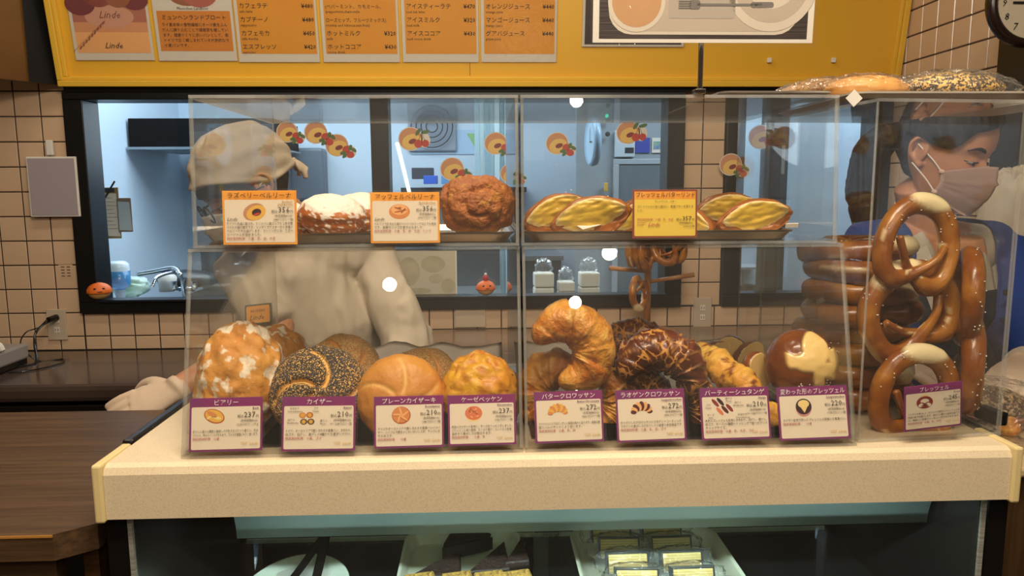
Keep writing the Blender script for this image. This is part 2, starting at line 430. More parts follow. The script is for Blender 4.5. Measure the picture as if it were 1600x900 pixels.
# kitchen room behind the windows
struct(obj('wall_kitchen_back', B2((-2.6, 5.35, 0), (2.6, 5.45, 2.7)), M_kit))
struct(obj('wall_kitchen_left', B2((-2.7, 3.12, 0), (-2.6, 5.7, 2.7)), M_kit))
struct(obj('wall_kitchen_right', B2((2.6, 3.12, 0), (2.7, 5.7, 2.7)), M_kit))
struct(obj('ceiling_kitchen', B2((-2.7, 3.0, 2.7), (2.7, 5.7, 2.75)), M_kit))

# ---------------------------------------------------------------- back counter (staff side)
t = thing('back_counter', 'long glossy dark brown counter along the tiled back wall', 'counter', (-1.4, 2.7, 0))
def L_(bm, o): bmesh.ops.translate(bm, verts=bm.verts, vec=-Vector(o.location)); return bm
obj('worktop', L_(B2((-3.2, 2.44, 0.80), (-0.56, 2.994, 0.86), 0.018), t), M_counter, t)
obj('base_panel', L_(B2((-3.2, 2.50, 0.0), (-0.56, 2.99, 0.80)), t), M_dark, t)
obj('rail', L_(B2((-3.2, 2.465, 0.76), (-0.56, 2.50, 0.785), 0.004), t), M_dark, t)
t = thing('raised_back_counter', 'raised brown counter section behind the acrylic cases carrying the wooden pretzel stand', 'counter', (0.5, 2.7, 0))
obj('worktop', L_(B2((-0.55, 2.35, 0.89), (1.655, 2.994, 0.927), 0.012), t), mat('brown_worktop', '7d6048', 0.16, col2='745842', scale=3), t)
obj('base_panel', L_(B2((-0.55, 2.42, 0.0), (1.655, 2.99, 0.89)), t), M_dark, t)

# ---------------------------------------------------------------- wooden side table at the left
t = thing('side_table', 'low brown wood-grain table butting against the left end of the showcase', 'table', (-0.95, 1.15, 0))
bm = bmesh.new(); zt = 1.07
P_ = [(-1.5, 0.905), (-0.545, 0.905), (-0.505, 0.935), (-0.505, 1.44), (-1.5, 1.44)]
a = [bm.verts.new((x, y, zt)) for x, y in P_]; b = [bm.verts.new((x, y, zt-0.035)) for x, y in P_]
bm.faces.new(a); bm.faces.new(b[::-1])
for i in range(5): bm.faces.new((a[i], b[i], b[(i+1) % 5], a[(i+1) % 5]))
bmesh.ops.recalc_face_normals(bm, faces=bm.faces)
obj('table_top', L_(bm, t), wood_mat('table_laminate', '5c432c', '3d2c1c', 0.38), t)
bm = bmesh.new(); B2((-1.5, 0.9035, zt-0.0035), (-0.545, 0.9055, zt-0.0005), bm=bm)
obj('edge_band', L_(bm, t), mat('golden_edge', 'b07a3a', 0.4), t)
obj('front_panel', L_(B2((-1.5, 0.915, 0), (-0.55, 0.935, zt-0.036)), t), wood_mat('table_front', '4a3522', '2f2114', 0.45), t)
obj('side_panel', L_(B2((-0.532, 0.945, 0), (-0.512, 1.43, zt-0.036)), t), M_darkwood, t)

# ---------------------------------------------------------------- right table with wrapped goods
t = thing('side_counter', 'pale side counter beyond the right end of the showcase holding wrapped bread', 'counter', (1.2, 1.3, 0))
obj('worktop', L_(B2((0.74, 0.98, 1.085), (1.7, 1.42, 1.10), 0.004), t), mat('beige_counter_top', 'c4a982', 0.35), t)
obj('front_panel', L_(B2((0.745, 1.0, 0), (1.7, 1.02, 1.084)), t), wood_mat('side_counter_wood', '5a3f25', '38260f', 0.45, (30, 30, 1.2)), t)

# ---------------------------------------------------------------- showcase
ZC = 1.158
t = thing('showcase', 'glass-fronted refrigerated showcase with a thick speckled cream top slab', 'display case', (0.1, 1.2, 0)); SC = t
bm = bmesh.new()
prof = [(0.905, 1.088), (0.905, 1.146), (0.909, 1.1545), (0.917, ZC), (1.42, ZC), (1.42, 1.088)]
for x in (-0.477, 0.693): pass
va = [bm.verts.new((-0.477, y, z)) for y, z in prof]; vb = [bm.verts.new((0.693, y, z)) for y, z in prof]
bm.faces.new(va); bm.faces.new(vb[::-1])
for i in range(6): bm.faces.new((va[i], vb[i], vb[(i+1) % 6], va[(i+1) % 6]))
bmesh.ops.recalc_face_normals(bm, faces=bm.faces)
obj('top_slab', L_(bm, t), M_cream, t)
for x in (-0.4835, 0.6995):
    obj('end_cap', L_(B2((x-0.0062, 0.901, 1.084), (x+0.0062, 0.985, 1.1605), 0.003), t), M_cap, t)
obj('edge_trim', L_(B2((-0.494, 0.99, 1.128), (-0.478, 1.42, 1.1625), 0.004), t), M_dark, t)
obj('edge_trim', L_(B2((0.694, 0.99, 1.128), (0.712, 1.42, 1.1625), 0.004), t), M_dark, t)
for s, x0, x1 in ((0, -0.485, -0.458), (1, 0.677, 0.703)):
    obj('corner_post', L_(B2((x0, 0.918, 0.0), (x1, 1.40, 1.086)), t), M_dark, t)
al = mat('grey_gasket', '9a978c', 0.5, col2='75736a', scale=400, stretch=(0.01, 0.01, 1))
for x0, x1 in ((-0.458, -0.4525), (0.667, 0.673)):
    obj('gasket_strip', L_(B2((x0, 0.917, 0.4), (x1, 0.923, 1.087)), t), al, t)
obj('front_glass', L_(B2((-0.452, 0.921, 0.4), (0.667, 0.924, 1.087)), t), clear_mat('showcase_glass', (0.86, 0.89, 0.87), 1.5, 0.006), t)
obj('back_door', L_(B2((-0.44, 1.395, 0.4), (0.10, 1.40, 1.086)), t), mat('brown_sliding_door', '2a1d15', 0.18), t)
obj('back_door', L_(B2((0.12, 1.385, 0.4), (0.665, 1.39, 1.086)), t), mat('brown_sliding_door_2', '332318', 0.18), t)
obj('door_stile', L_(B2((0.095, 1.378, 0.4), (0.125, 1.384, 1.086)), t), mat('grey_stile', '8b8a82', 0.4), t)
# curved pale lamp housing under the top
bm = bmesh.new(); rows = []
for i in range(9):
    a_ = PI/2*i/8; rows.append([bm.verts.new((x, 0.945+0.085*math.sin(a_), 1.086-0.088*(1-math.cos(a_)))) for x in (-0.36, 0.665)])
for r0, r1 in zip(rows, rows[1:]): bm.faces.new((r0[0], r0[1], r1[1], r1[0]))
bmesh.ops.solidify(bm, geom=bm.faces[:], thickness=0.003)
bmesh.ops.recalc_face_normals(bm, faces=bm.faces)
obj('lamp_housing', L_(bm, t), mat('pale_green_housing', 'b9c8c0', 0.3), t, smooth=True)
obj('shelf', L_(B2((-0.45, 0.955, 0.838), (0.075, 1.34, 0.844)), t), clear_mat('shelf_glass', (0.85, 0.9, 0.87), 1.3, 0.004), t)
obj('shelf', L_(B2((0.085, 0.955, 0.838), (0.66, 1.34, 0.844)), t), bpy.data.materials['shelf_glass'], t)
obj('shelf_edge', L_(B2((-0.45, 1.337, 0.837), (0.66, 1.341, 0.845)), t), mat('shelf_edge_light', 'b9b3a0', 0.3), t)
obj('inner_floor', L_(B2((-0.45, 0.93, 0.55), (0.66, 1.39, 0.56)), t), mat('case_floor', '2a221c', 0.5), t)
lamp('showcase_tube', 'AREA', (0.15, 0.930, 1.082), 6.0, (0.70, 0.95, 1.0), 0.95, (0.15, 1.05, 0.96), 0.008)
# ================================================================ acrylic cases
def sheet(name, q, th, parent, m=None, inward=None):
    """sheet of acrylic: quad q (world points) thickened by th; wide faces clear, rims cloudier"""
    q = [Vector(p) for p in q]; n = (q[1]-q[0]).cross(q[3]-q[0]).normalized()
    if inward is not None and n.dot(Vector(inward)-q[0]) < 0: n = -n
    bm = bmesh.new(); a = [bm.verts.new(p) for p in q]; b = [bm.verts.new(p+n*th) for p in q]
    bm.faces.new(a); bm.faces.new(b[::-1])
    for i in range(4): bm.faces.new((a[i], b[i], b[(i+1) % 4], a[(i+1) % 4])).material_index = 1
    bmesh.ops.recalc_face_normals(bm, faces=bm.faces)
    bmesh.ops.transform(bm, matrix=parent.matrix_basis.inverted() if parent else Matrix(), verts=bm.verts)
    return obj(name, bm, m or [M_acry, M_acedge], parent)
def acrylic_case(label, x0, x1, z0, z1, yfb, yft, yb, th=0.004, floor_=True, lip=0.0, group=None, rot=0, origin=None, name='acrylic_case'):
    """open-backed box; front goes from yfb at the bottom to yft at the top"""
    org = origin or ((x0+x1)/2, (yfb+yb)/2, z0)
    t = thing(name, label, 'display case', org if not rot else org, (0, 0, rot), group)
    cx = ((x0+x1)/2, (yfb+yb)/2, (z0+z1)/2)
    def S_(nm, q, inw=cx):
        mb = t.matrix_basis
        if rot:   # points are given unrotated around the origin
            o = sheet(nm, [Vector(p)-Vector(org) for p in q], th, None, None, Vector(inw)-Vector(org)); o.parent = t; return o
        return sheet(nm, q, th, t, None, inw)
    S_('top_panel', [(x0, yft, z1), (x1, yft, z1), (x1, yb, z1), (x0, yb, z1)])
    S_('base_panel', [(x0, yfb, z0), (x1, yfb, z0), (x1, yb, z0), (x0, yb, z0)])
    dz = th+0.0002
    lerp = lambda z: yfb+(yft-yfb)*(z-z0)/(z1-z0)
    S_('front_panel', [(x0, lerp(z0+dz), z0+dz), (x1, lerp(z0+dz), z0+dz), (x1, lerp(z1-dz), z1-dz), (x0, lerp(z1-dz), z1-dz)])
    e = 0.0045
    for xx in (x0, x1):
        S_('side_panel', [(xx, lerp(z0+dz)+e, z0+dz), (xx, yb, z0+dz), (xx, yb, z1-dz), (xx, lerp(z1-dz)+e, z1-dz)])
    if lip:
        S_('back_lip', [(x0+.005, yb-.004, z0+dz), (x1-.005, yb-.004, z0+dz), (x1-.005, yb-.004, z0+lip), (x0+.005, yb-.004, z0+lip)])
    return t
ZU0, ZU1 = 1.4235, 1.622
acrylic_case('clear acrylic case of sugared jam doughnuts, the upper of two under the menus', -0.379, 0.0495, ZU0, ZU1, 0.985, 1.0, 1.385, lip=0.02)
acrylic_case('clear acrylic case of butter-filled pretzel rolls, resting on the croissant case', 0.0525, 0.482, ZU0, ZU1, 0.985, 1.0, 1.385, lip=0.02)
acrylic_case('large slant-fronted acrylic case holding flour-dusted, seeded and cheese rolls', -0.388, 0.0505, ZC+0.0005, ZU0-0.001, 0.925, 0.99, 1.385, lip=0.03)
acrylic_case('large slant-fronted acrylic case holding croissants, twists and lye rolls', 0.0535, 0.494, ZC+0.0005, ZU0-0.001, 0.925, 0.99, 1.385, lip=0.03)
RA = math.radians(5)
PO = (0.502, 0.936, ZC+0.0005)
pc = acrylic_case('tall acrylic case packed with salted pretzels, at the end of the counter', 0.502, 0.712, ZC+0.0005, 1.610, 0.936, 0.936, 1.24, rot=RA, origin=PO)

# ---------------------------------------------------------------- lettered cards
def bread_pic(bm, kind, cx, cy, s, mi):
    """small printed picture of the bread; mi(colour) -> material slot"""
    e = lambda x, y, rx, ry, c, a=0, z=0: poly(bm, ell(cx+x*s, cy+y*s, rx*s, ry*s, 22, a), 0.0003+z*0.00012, mi(c))
    if kind == 'loaf':
        e(0, 0, .95, .62, 'b8622f', -.35); e(0, .03, .85, .52, 'e8b24a', -.35, 1); e(-.2, .18, .5, .2, 'd98a4e', -.5, 2); e(.25, -.15, .4, .14, 'f3d38a', -.3, 2); e(-.45, -.1, .25, .1, 'f3d38a', .5, 2)
    elif kind == 'four':
        for x, y, c in ((-.4, .35, 'd98a4e'), (.45, .38, 'b8622f'), (-.25, -.4, '3b1b22'), (.6, -.4, '241a1c')):
            e(x, y, .42, .36, c)
            for q in range(5): e(x, y, .34, .05, 'e8b24a', q*PI/5*2+.3, 1+q)
    elif kind == 'kaiser':
        e(0, 0, .85, .78, 'b8622f'); e(-.03, .05, .78, .7, 'd98a4e', 0, 1)
        for q in range(5): a = q*2*PI/5+.4; e(.38*math.cos(a), .34*math.sin(a), .4, .09, 'f0b070', a+.25, 2+q)
    elif kind == 'cheese':
        e(0, -.2, .75, .6, 'f3d38a'); e(0, .05, .85, .68, 'e07a50', 0, 1)
        r_ = random.Random(3)
        for q in range(14): e(r_.uniform(-.5, .5), r_.uniform(-.35, .5), .14, .07, ('f0b070', 'b8622f')[q % 2], r_.uniform(0, 3), 2+q*.2)
    elif kind in ('croissant', 'lyecroissant'):
        dk = kind == 'lyecroissant'
        for q in range(9):
            a = PI*(.05+.9*q/8); w_ = .22+.2*math.sin(PI*(q+.5)/9)
            e(.75*math.cos(a), .62*math.sin(a)-.35, w_*.62, w_, ('5a1f1c' if (dk and q % 2 == 0) else ('f0b070' if dk else ('d98a4e', 'e8b24a')[q % 2])), a-PI/2, q*.5)
    elif kind == 'sticks':
        for x, y, c in ((-.75, .45, '8b2f2a'), (-.25, .55, '3b1b22'), (-.35, -.35, 'e07a50'), (.15, -.2, '5a1f1c'), (.6, -.05, '8b2f2a')): e(x, y, .48, .17, c, -.85)
    elif kind == 'lyeball':
        e(0, -.1, .78, .82, 'cc8a80'); e(0, .05, .78, .75, '3b1b22', 0, 1); e(0, .3, .55, .38, 'f3d38a', 0, 2)
        poly(bm, [(cx-.45*s, cy+.2*s), (cx+.45*s, cy+.2*s), (cx+.05*s, cy-.55*s)], .00075, mi('f3d38a'))
    elif kind == 'pretzel':
        e(0, .45, .55, .4, 'f3d38a'); e(0, 0, .95, .68, '8b2f2a', 0, 1); e(0, .12, .5, .28, 'ead9c0', 0, 2)
        e(-.42, -.28, .32, .2, 'ead9c0', .2, 3); e(.42, -.28, .32, .2, 'ead9c0', -.2, 3)
        e(0, -.18, .5, .07, '8b2f2a', .5, 4); e(0, -.18, .5, .07, '8b2f2a', -.5, 5)
    elif kind == 'jam':
        e(-.1, .02, .95, .7, 'c58a63', .4); e(.08, -.05, .85, .6, 'e8b24a', .4, 1); e(.12, -.02, .4, .3, '3b1b22', .3, 2); e(.12, -.18, .3, .1, 'c4402f', .3, 3)
    elif kind == 'swirl':
        e(0, -.05, .95, .68, 'd98a4e'); e(0, .12, .75, .48, 'e9a060' if 0 else 'f0b070', 0, 1); e(.1, .0, .6, .07, 'b8622f', .2, 2); e(-.15, .25, .35, .06, 'b8622f', -.3, 3); e(0, .3, .2, .05, '9a5b3a', .2, 4); e(.35, .05, .3, .06, '9a5b3a', .8, 4)
def price_card(style, title, sub, price, tax, kcal, body, allerg, pic, label, wpx, loc, rot, extra=()):
    """laminated shelf card; local x right, y up, z out of the print"""
    W, H = wpx, wpx*0.735
    t = thing('price_card', label, 'sign', loc, rot, 'price cards on the acrylic cases')
    purple = style == 'purple'; yel = style == 'yellow'
    edge = M_magenta if purple else (M_brownedge if yel else M_orange)
    bm = bmesh.new(); box(bm, (0, 0, -0.0005), (W, H, 0.0008)); obj('backing', bm, edge, t)
    k = W/0.1
    mats = [M_yellowcard if yel else M_card, M_orange]; cols = {}
    def mi(c):
        if c not in cols: cols[c] = len(mats); mats.append(M_card if c == 'ead9c0' else M_bl[c])
        return cols[c]
    bm = bmesh.new(); b_ = 0.0028*k; hd = 0.0125*k
    top = H/2-hd if not yel else H/2-b_
    poly(bm, rrect(-W/2+b_, -H/2+b_, W/2-b_, top, 0.002*k), 0.0002, 0)
    if yel: poly(bm, [(-W/2+b_, H/2-b_), (W/2-b_, H/2-b_), (W/2-b_, H/2-hd-0.002*k), (-W/2+b_, H/2-hd-0.002*k)][::-1], 0.0003, 1)
    obj('face_panel', bm, mats, t)
    if pic:
        bm = bmesh.new(); n0 = len(mats); px_, py_, ps = pic[1:]
        bread_pic(bm, pic[0], px_*k/100, py_*k/100, ps*k/100, mi)
        for m_ in mats[n0:]: pass
        obj('printed_picture', bm, mats, t)
    it = []
    fs = 0.0092*k
    it.append((title, 0, H/2-hd+0.0027*k if not yel else H/2-hd+0.0016*k, fs*.95, 1 if purple else 0, 'c', 0.092*k if len(title) > 9 else None))
    xr = W/2-b_-0.0022*k; y = H/2-hd
    if sub:
        for s_ in sub.split('|'):
            y -= 0.0042*k; it.append((s_, xr, y, 0.0044*k, 3 if purple else 4, 'r')); it.append((s_, xr+.0001*k, y+.0001*k, 0.0044*k, 3 if purple else 4, 'r'))
    if not yel:
        y = H/2-hd-0.0045*k-0.0105*k*(1 if '|' not in (sub or '') else 1.25)
        it += [('円', xr, y, 0.0042*k, 0, 'r'), (price, xr-0.0043*k, y, 0.0105*k, 0, 'r', 0.0155*k), ('税込', xr-0.0200*k, y, 0.0045*k, 0, 'r'),
               (tax, xr-0.001*k, y-0.0057*k, 0.0036*k, 0, 'r', 0.024*k), (kcal, xr, y-0.0107*k, 0.0036*k, 0, 'r', 0.030*k)]
        yy = y-0.0162*k-(0.0035*k if len(body) < 4 else 0)
        for ln in body: it.append((ln, -W/2+b_+0.0025*k, yy, 0.0041*k, 0, 'f' if len(ln) > 21 else 'l', W-2*b_-0.005*k)); yy -= 0.0050*k
        it.append((allerg, -W/2+b_+0.0025*k, yy-.0003*k, 0.0041*k, 2, 'l'))
        if purple:
            yg = -H/2+0.0085*k if len(body) < 4 else -H/2+.006*k
            it += [('BÄCKEREI', xr-0.0145*k, yg+.0022*k, 0.0022*k, 4, 'r'), ('KAFFEE', xr-0.0155*k, yg, 0.0022*k, 4, 'r'), ('Linde', xr-0.001*k, yg, 0.0052*k, 4, 'r', None, 0.35)]
        else: it.append(('Linde', -W/2+b_+0.003*k, -0.004*k, 0.0065*k, 5, 'l', None, 0.4))
    else:
        it += [(sub2, 0, H/2-hd-0.0065*k, 0.0034*k, 0, 'c') for sub2 in ['プレッツェル、バター']]
        it += [(body[0], -W/2+b_+.004*k, H/2-hd-.0145*k, .0040*k, 0, 'f', W-2*b_-.008*k), (body[1], -W/2+b_+.004*k, H/2-hd-.0205*k, .0040*k, 0, 'l'),
               (allerg, -W/2+b_+.004*k, -.0100*k, .0040*k, 2, 'l'), ('BÄCKEREI', -W/2+b_+.004*k, -.0145*k, .003*k, 2, 'l'), ('KAFFEE', -W/2+b_+.004*k, -.0180*k, .003*k, 2, 'l'),
               ('Linde', -W/2+.023*k, -.0190*k, .0085*k, 2, 'l', None, .4),
               ('円', xr, -.0105*k, .0042*k, 0, 'r'), (price, xr-.0043*k, -.0105*k, .0095*k, 0, 'r', .0145*k), ('税込', xr-.019*k, -.0105*k, .0045*k, 0, 'r'),
               (tax, xr-.002*k, -.0155*k, .0036*k, 0, 'r', .022*k), (kcal, xr, -.0205*k, .0036*k, 0, 'r')]
    for e_ in extra: it.append((e_[0], e_[1]*k/100, e_[2]*k/100, 0.0034*k, 0, 'c'))
    lettering(it, [M_ink, M_whiteink, M_red, M_purpleink, M_gold, M_ink], 'lettering', t, 0.0016)
    bm = bmesh.new(); box(bm, (0.0008*k, 0, 0.0022), (W+0.006*k, H+0.005*k, 0.0003)); obj('clear_sleeve', bm, M_sleeve, t)
    return t
# plane of the slanted front of the lower cases
def on_front(px, py, off=0.006):
    """point just outside the lower slanted fronts, seen at pixel (px, py)"""
    p0 = Vector((0, 0.925, ZC)); n = Vector((0, -(ZU0-ZC), 0.065)).normalized(); p0 = p0+n*off
    d = at(px, py, 1.0)-EYE; return EYE+d*((p0-EYE).dot(n)/d.dot(n))
SL = math.atan2(0.065, ZU0-ZC)
def pcard(cx, cy, wpx, roll, *a, **kw):
    p = on_front(cx, cy); wd = (on_front(cx+wpx/2, cy)-on_front(cx-wpx/2, cy)).length
    return price_card('purple', *a, wd, p, Matrix.Rotation(0, 3, 'X').to_euler() if 0 else (PI/2-SL, 0, 0) if not roll else ((Matrix.Rotation(PI/2-SL, 3, 'X') @ Matrix.Rotation(roll, 3, 'Z')).to_euler()), **kw)
AL = '特定原材料等：'
pcard(353, 663, 114, .01, 'ビアリー', 'Bürli', '237', '(本体価格¥220)', '221Kカロリー/77ｇ', ['おいしい塩と小麦粉の美味しさが生きるバケット風パン。外は', 'パリッと、中はふっくらやわらかで、どんなお食事にもよく合います。'], AL+'小麦', ('loaf', -1.6, 1.15, 1.55), 'purple-edged price card for 237 yen under the floury loaf, first along the bottom row')
pcard(498, 662, 115, -.005, 'カイザー', 'Kaiser', '210', '(本体価格¥195)', '191～228Kカロリー/個', ['ドイツ、オーストリアで親しまれるお食事パン。ひまわり、', '白ゴマ、白けし、黒けしの4種からお選びください。'], AL+'小麦、ゴマ', ('four', -1.75, 0.75, 1.15), 'purple-edged price card with four small seeded rolls, under the poppy-seed roll', extra=(('ひまわり', -3.3, 2.0), ('Sonnenblumen', -3.2, 1.6), ('ゴマ', -.4, 2.0), ('Sesam', -.4, 1.6), ('白ケシ', -3.7, .45), ('Weißmohn', -3.5, .05), ('黒ケシ', .7, .3), ('Mohn', .6, -.1)))
pcard(639, 659, 109, .01, 'プレーンカイザーキ', 'Rosenkaiser', '210', '(本体価格¥195)', '168Kカロリー/個', ['ドイツやオーストリアで親しまれるお食事パンのカイ', 'ザー。シンプルで飽きのこないおいしさが、サンドにお', 'すすめです。'], AL+'　小麦', ('kaiser', -1.1, 0.95, 1.6), 'purple-edged price card with a starred plain roll, under the smooth golden roll')
pcard(753, 656, 106, .01, 'ケーゼベッケン', 'Käsewecken', '237', '(本体価格¥220)', '167Kカロリー/個', ['人気のカイザーの生地に、チーズをトッピングしました。', 'パリッとした皮の食感、チーズの香り、ふっくらの生地。', '温めると香ばしさが際立ちます。'], AL+'　小麦、乳', ('cheese', -1.2, 0.95, 1.5), 'purple-edged price card for 237 yen under the yellow cheese roll')
pcard(889, 651, 107, .02, 'バタークロワッサン', 'ButterCbroissants', '272', '(本体価格¥252)', '182Kカロリー/個', ['ドイツパンにもクロワッサンの製造は昔からあります。新鮮な野', '菜とハムのサンドによく合います。'], AL+'小麦、乳、卵', ('croissant', -1.6, 0.95, 1.5), 'purple-edged price card with a pale croissant, under the butter croissants')
pcard(1017, 649, 108, .02, 'ラオゲンクロワッサン', 'Laugenhörnchen', '272', '(本体価格¥252)', '182Kカロリー/個', ['サックリしたクロワッサンにラオゲンのコーティング。', 'ラオゲンの香ばしさがおいしさの秘密の人気商品です。'], AL+'小麦、乳、卵、ゴマ', ('lyecroissant', -1.3, 0.95, 1.6), 'purple-edged price card with a striped croissant, under the dark lye croissants')
pcard(1149, 646, 108, .015, 'パーティーシュタンゲ', 'Stange', '210', '(本体価格¥195)', '196～228Kカロリー/個', ['人気のブレッツェル生地にひまわり、白けし、黒けし、', '白ゴマ、チーズの5種類のトッピングで食べやすいス', 'ティックサイズ。'], AL+'小麦、乳、大豆、ゴマ', ('sticks', -1.7, 0.9, 1.5), 'purple-edged price card with five little sticks, under the cheese twist', extra=(('黒ケシ', -.9, 2.05), ('Mohn', -.9, 1.65), ('白ケシ', .4, 1.45), ('Weißmohn', .45, 1.05), ('ゴマ', -3.9, 1.2), ('Sesam', -3.9, .8), ('チーズ', -3.6, -.2), ('Käse', -3.6, -.6), ('ひまわり', .9, -.25), ('Sonnenblumen', 1.0, -.65)))
pcard(1271, 645, 110, .02, '変わった形のブレッツェル', 'Laugenwecken', '220', '(本体価格¥204)', '192Kカロリー/個', ['カイザー生地で作ったブレッツェル風格のお食事パン。'], AL+'　小麦', ('lyeball', -1.35, 0.85, 1.45), 'purple-edged price card with a brown ball roll, under the cross-cut lye roll')
# pretzel case card, tilted on the rotated front
p = at(1458, 635, 0.930)
price_card('purple', 'ブレッツェル', 'Brezel', '245', '(本体価格¥227)', '178Kカロリー/個', ['リンデの人気 No.1。ドイツの代表的なブレッツェルを', '本場の味でお届けします。香ばしい香りと独特な歯ごた', 'え、美味しい自慢のハーモニーがクセになります。'], AL+'小麦、乳、大豆', ('pretzel', -1.5, 0.85, 1.5), 'purple-edged price card for 245 yen, tilted on the tall pretzel case', 0.083, p, (Matrix.Rotation(RA, 3, 'Z') @ Matrix.Rotation(PI/2, 3, 'X') @ Matrix.Rotation(.065, 3, 'Z')).to_euler())
SU = math.atan2(0.015, ZU1-ZU0)
price_card('orange', 'ラズベリーベルリーナ', 'Berliner|(Himbeere)', '356', '(本体価格¥330)', '248Kカロリー/個', ['ドイツの人達に愛され、どこのパン屋さんでも１年中食', 'べられる揚げ菓子です。リンデのマイスターから本場の', 'ベルリーナをお届けします。フィリングには、ラズベ', 'リージャムを詰めました。'], AL+'小麦、乳、卵、大豆', ('jam', -.6, 0.75, 1.6), 'orange price card with a cut jam doughnut picture, before the sugared doughnuts', 0.095, at(406, 340, 0.976), (PI/2-SU, 0, 0))
price_card('orange', 'アッフェルベルリーナ', 'Apfel Berliner', '356', '(本体価格¥330)', '240Kカロリー/個', ['ベルリンで生まれた揚げパンのベルリーナはとても有名', 'です。新鮮なリンゴを巻き込みました。'], AL+'小麦、乳、卵、大豆、リンゴ', ('swirl', -.8, 0.95, 1.6), 'orange price card with a swirled bun picture, beside the brown apple doughnut', 0.090, at(633, 340, 0.976), (PI/2-SU, 0, 0))
price_card('yellow', 'プレッツェルバターリンド', '', '357', '(本体価格¥331)', '261kcal/1個', ['プレッツェルの太い部分に、無塩バターを塗りま', 'した。'], AL+'小麦、乳、大豆', None, 'yellow price card with brown edge, between the butter-filled pretzel rolls', 0.0865, at(1039, 334, 0.976), (PI/2-SU, 0, 0))
# ================================================================ yellow sign with menus
TILT = 0.16
t = thing('menu_board', 'long yellow framed sign board leaning out above the kitchen window', 'sign', (0.03, 2.965, 1.893), (TILT, 0, 0)); MB_ = t
W2, HT = 1.625, 0.60
obj('panel', B2((-W2+.03, 0.0, 0.03), (W2-.03, 0.02, HT-.03)), M_yellow, t)
M_yf = mat('yellow_frame', 'e2b440', 0.25)
bm = bmesh.new()
for (a, b_) in (((-W2, -0.03, 0), (W2, 0.022, 0.022)), ((-W2+.01, -0.02, 0.022), (W2-.01, 0.02, 0.036)), ((-W2, -0.03, HT-.035), (W2, .022, HT)), ((-W2, -0.03, .022), (-W2+.022, .022, HT-.035)), ((W2-.022, -0.03, .022), (W2, .022, HT-.035)), ((-W2+.022, -0.02, .036), (-W2+.036, .02, HT-.035)), ((W2-.036, -0.02, .036), (W2-.022, .02, HT-.035))):
    B2(a, b_, 0.003, bm)
obj('frame', bm, M_yf, t)
bm = bmesh.new()
box(bm, (-0.07, -.0005, .065), (.0015, .001, .05)); obj('panel_seam', bm, M_ink, t)
for px, py in ((1202, 94), (1302, 94)):
    pass
tm = Matrix.Translation(t.location) @ Euler((TILT, 0, 0)).to_matrix().to_4x4()
def on_board(px, py, off=0.004):
    n = tm.to_3x3() @ Vector((0, -1, 0)); p0 = Vector(t.location)+n*off
    d = at(px, py, 1.0)-EYE; return EYE+d*((p0-EYE).dot(n)/d.dot(n))
for px in (1202, 1302):
    l = tm.inverted() @ on_board(px, 94)
    bm = bmesh.new(); box(bm, (l.x, -.006, l.z), (.016, .012, .018), .002); obj('clip_hook', bm, M_white, t)
obj('black_band', B2((-W2+.01, 0.0, -0.02), (W2-.01, 0.03, -0.001)), M_black, t)  # solid black strip along the underside of the frame
def board_poster(x0px, x1px, ybpx, hgt, label, off=0.004, name='menu_sheet', white=0.012):
    a, b_ = on_board(x0px, ybpx, off), on_board(x1px, ybpx, off); w_ = (b_-a).length
    tt = thing(name, label, 'poster', (a+b_)/2, (PI/2+TILT, 0, 0))
    bm = bmesh.new(); box(bm, (0, hgt/2, -.0008), (w_, hgt, .0012)); obj('sheet', bm, M_paper, tt)
    bm = bmesh.new(); box(bm, (0, hgt/2, .0032), (w_+.006, hgt+.006, .0003)); obj('clear_sleeve', bm, M_sleeve, tt)
    return tt, w_
M_menu = mat('orange_menu_print', 'e39a20', 0.5, col2='da8e18', scale=3)
def menu(x0, x1, rows, label, hgt=.30):
    tt, w_ = board_poster(x0, x1, 97, hgt, label)
    bm = bmesh.new(); poly(bm, [(-w_/2+.012, .030), (w_/2-.008, .030), (w_/2-.008, hgt-.01), (-w_/2+.012, hgt-.01)], .0003); obj('printed_panel', bm, M_menu, tt)
    it = []
    for y, s, en, pr_ in rows:
        if s: it.append((s, -w_/2+.018, y, .0215 if len(s) < 12 and s[0] != '(' else .0165, 0, 'l', w_*.58 if pr_ else w_*.78))
        if en: it.append((en, -w_/2+.018, y-.0165, .0135, 0, 'l', w_*.7))
        if pr_: it += [(pr_, w_/2-.012, y, .0215, 0, 'r', .052), (pr_, w_/2-.0115, y+.0004, .0215, 0, 'r', .052)]
    lettering(it, [M_ink], 'lettering', tt, .0012)
Y_ = [.036+.0485*k for k in range(6)]
menu(374, 500, [(Y_[0]+.012, 'エスプレッソ', 'espresso', '¥420'), (Y_[1]+.012, 'カフェモカ', 'cafe mocha', '¥450'), (Y_[2]+.012, 'カプチーノ', 'cappuccino', '¥480'), (Y_[3]+.012, 'カフェラテ', 'cafe latte', '¥480'), (Y_[4]+.012, 'アメリカンコーヒー', 'weak coffee', '¥440')], 'orange menu sheet with five coffees from espresso to cafe latte')
menu(506, 625, [(Y_[0]+.012, 'ホットココア', 'cocoa drink', '¥430'), (Y_[1]+.012, 'ホットミルク', 'milk', '¥320'), (Y_[2]+.012, 'ローズヒップ、フルーツミックス)', 'rosehip and hibiscus,mix fruit)', None), (Y_[3]+.012, '(ペパーミント、カモミール、', '(peppermint,chamomile', None), (Y_[4]+.012, 'ハーブティー', 'herbal tea', '¥400')], 'orange menu sheet listing herbal tea, hot milk and hot cocoa')
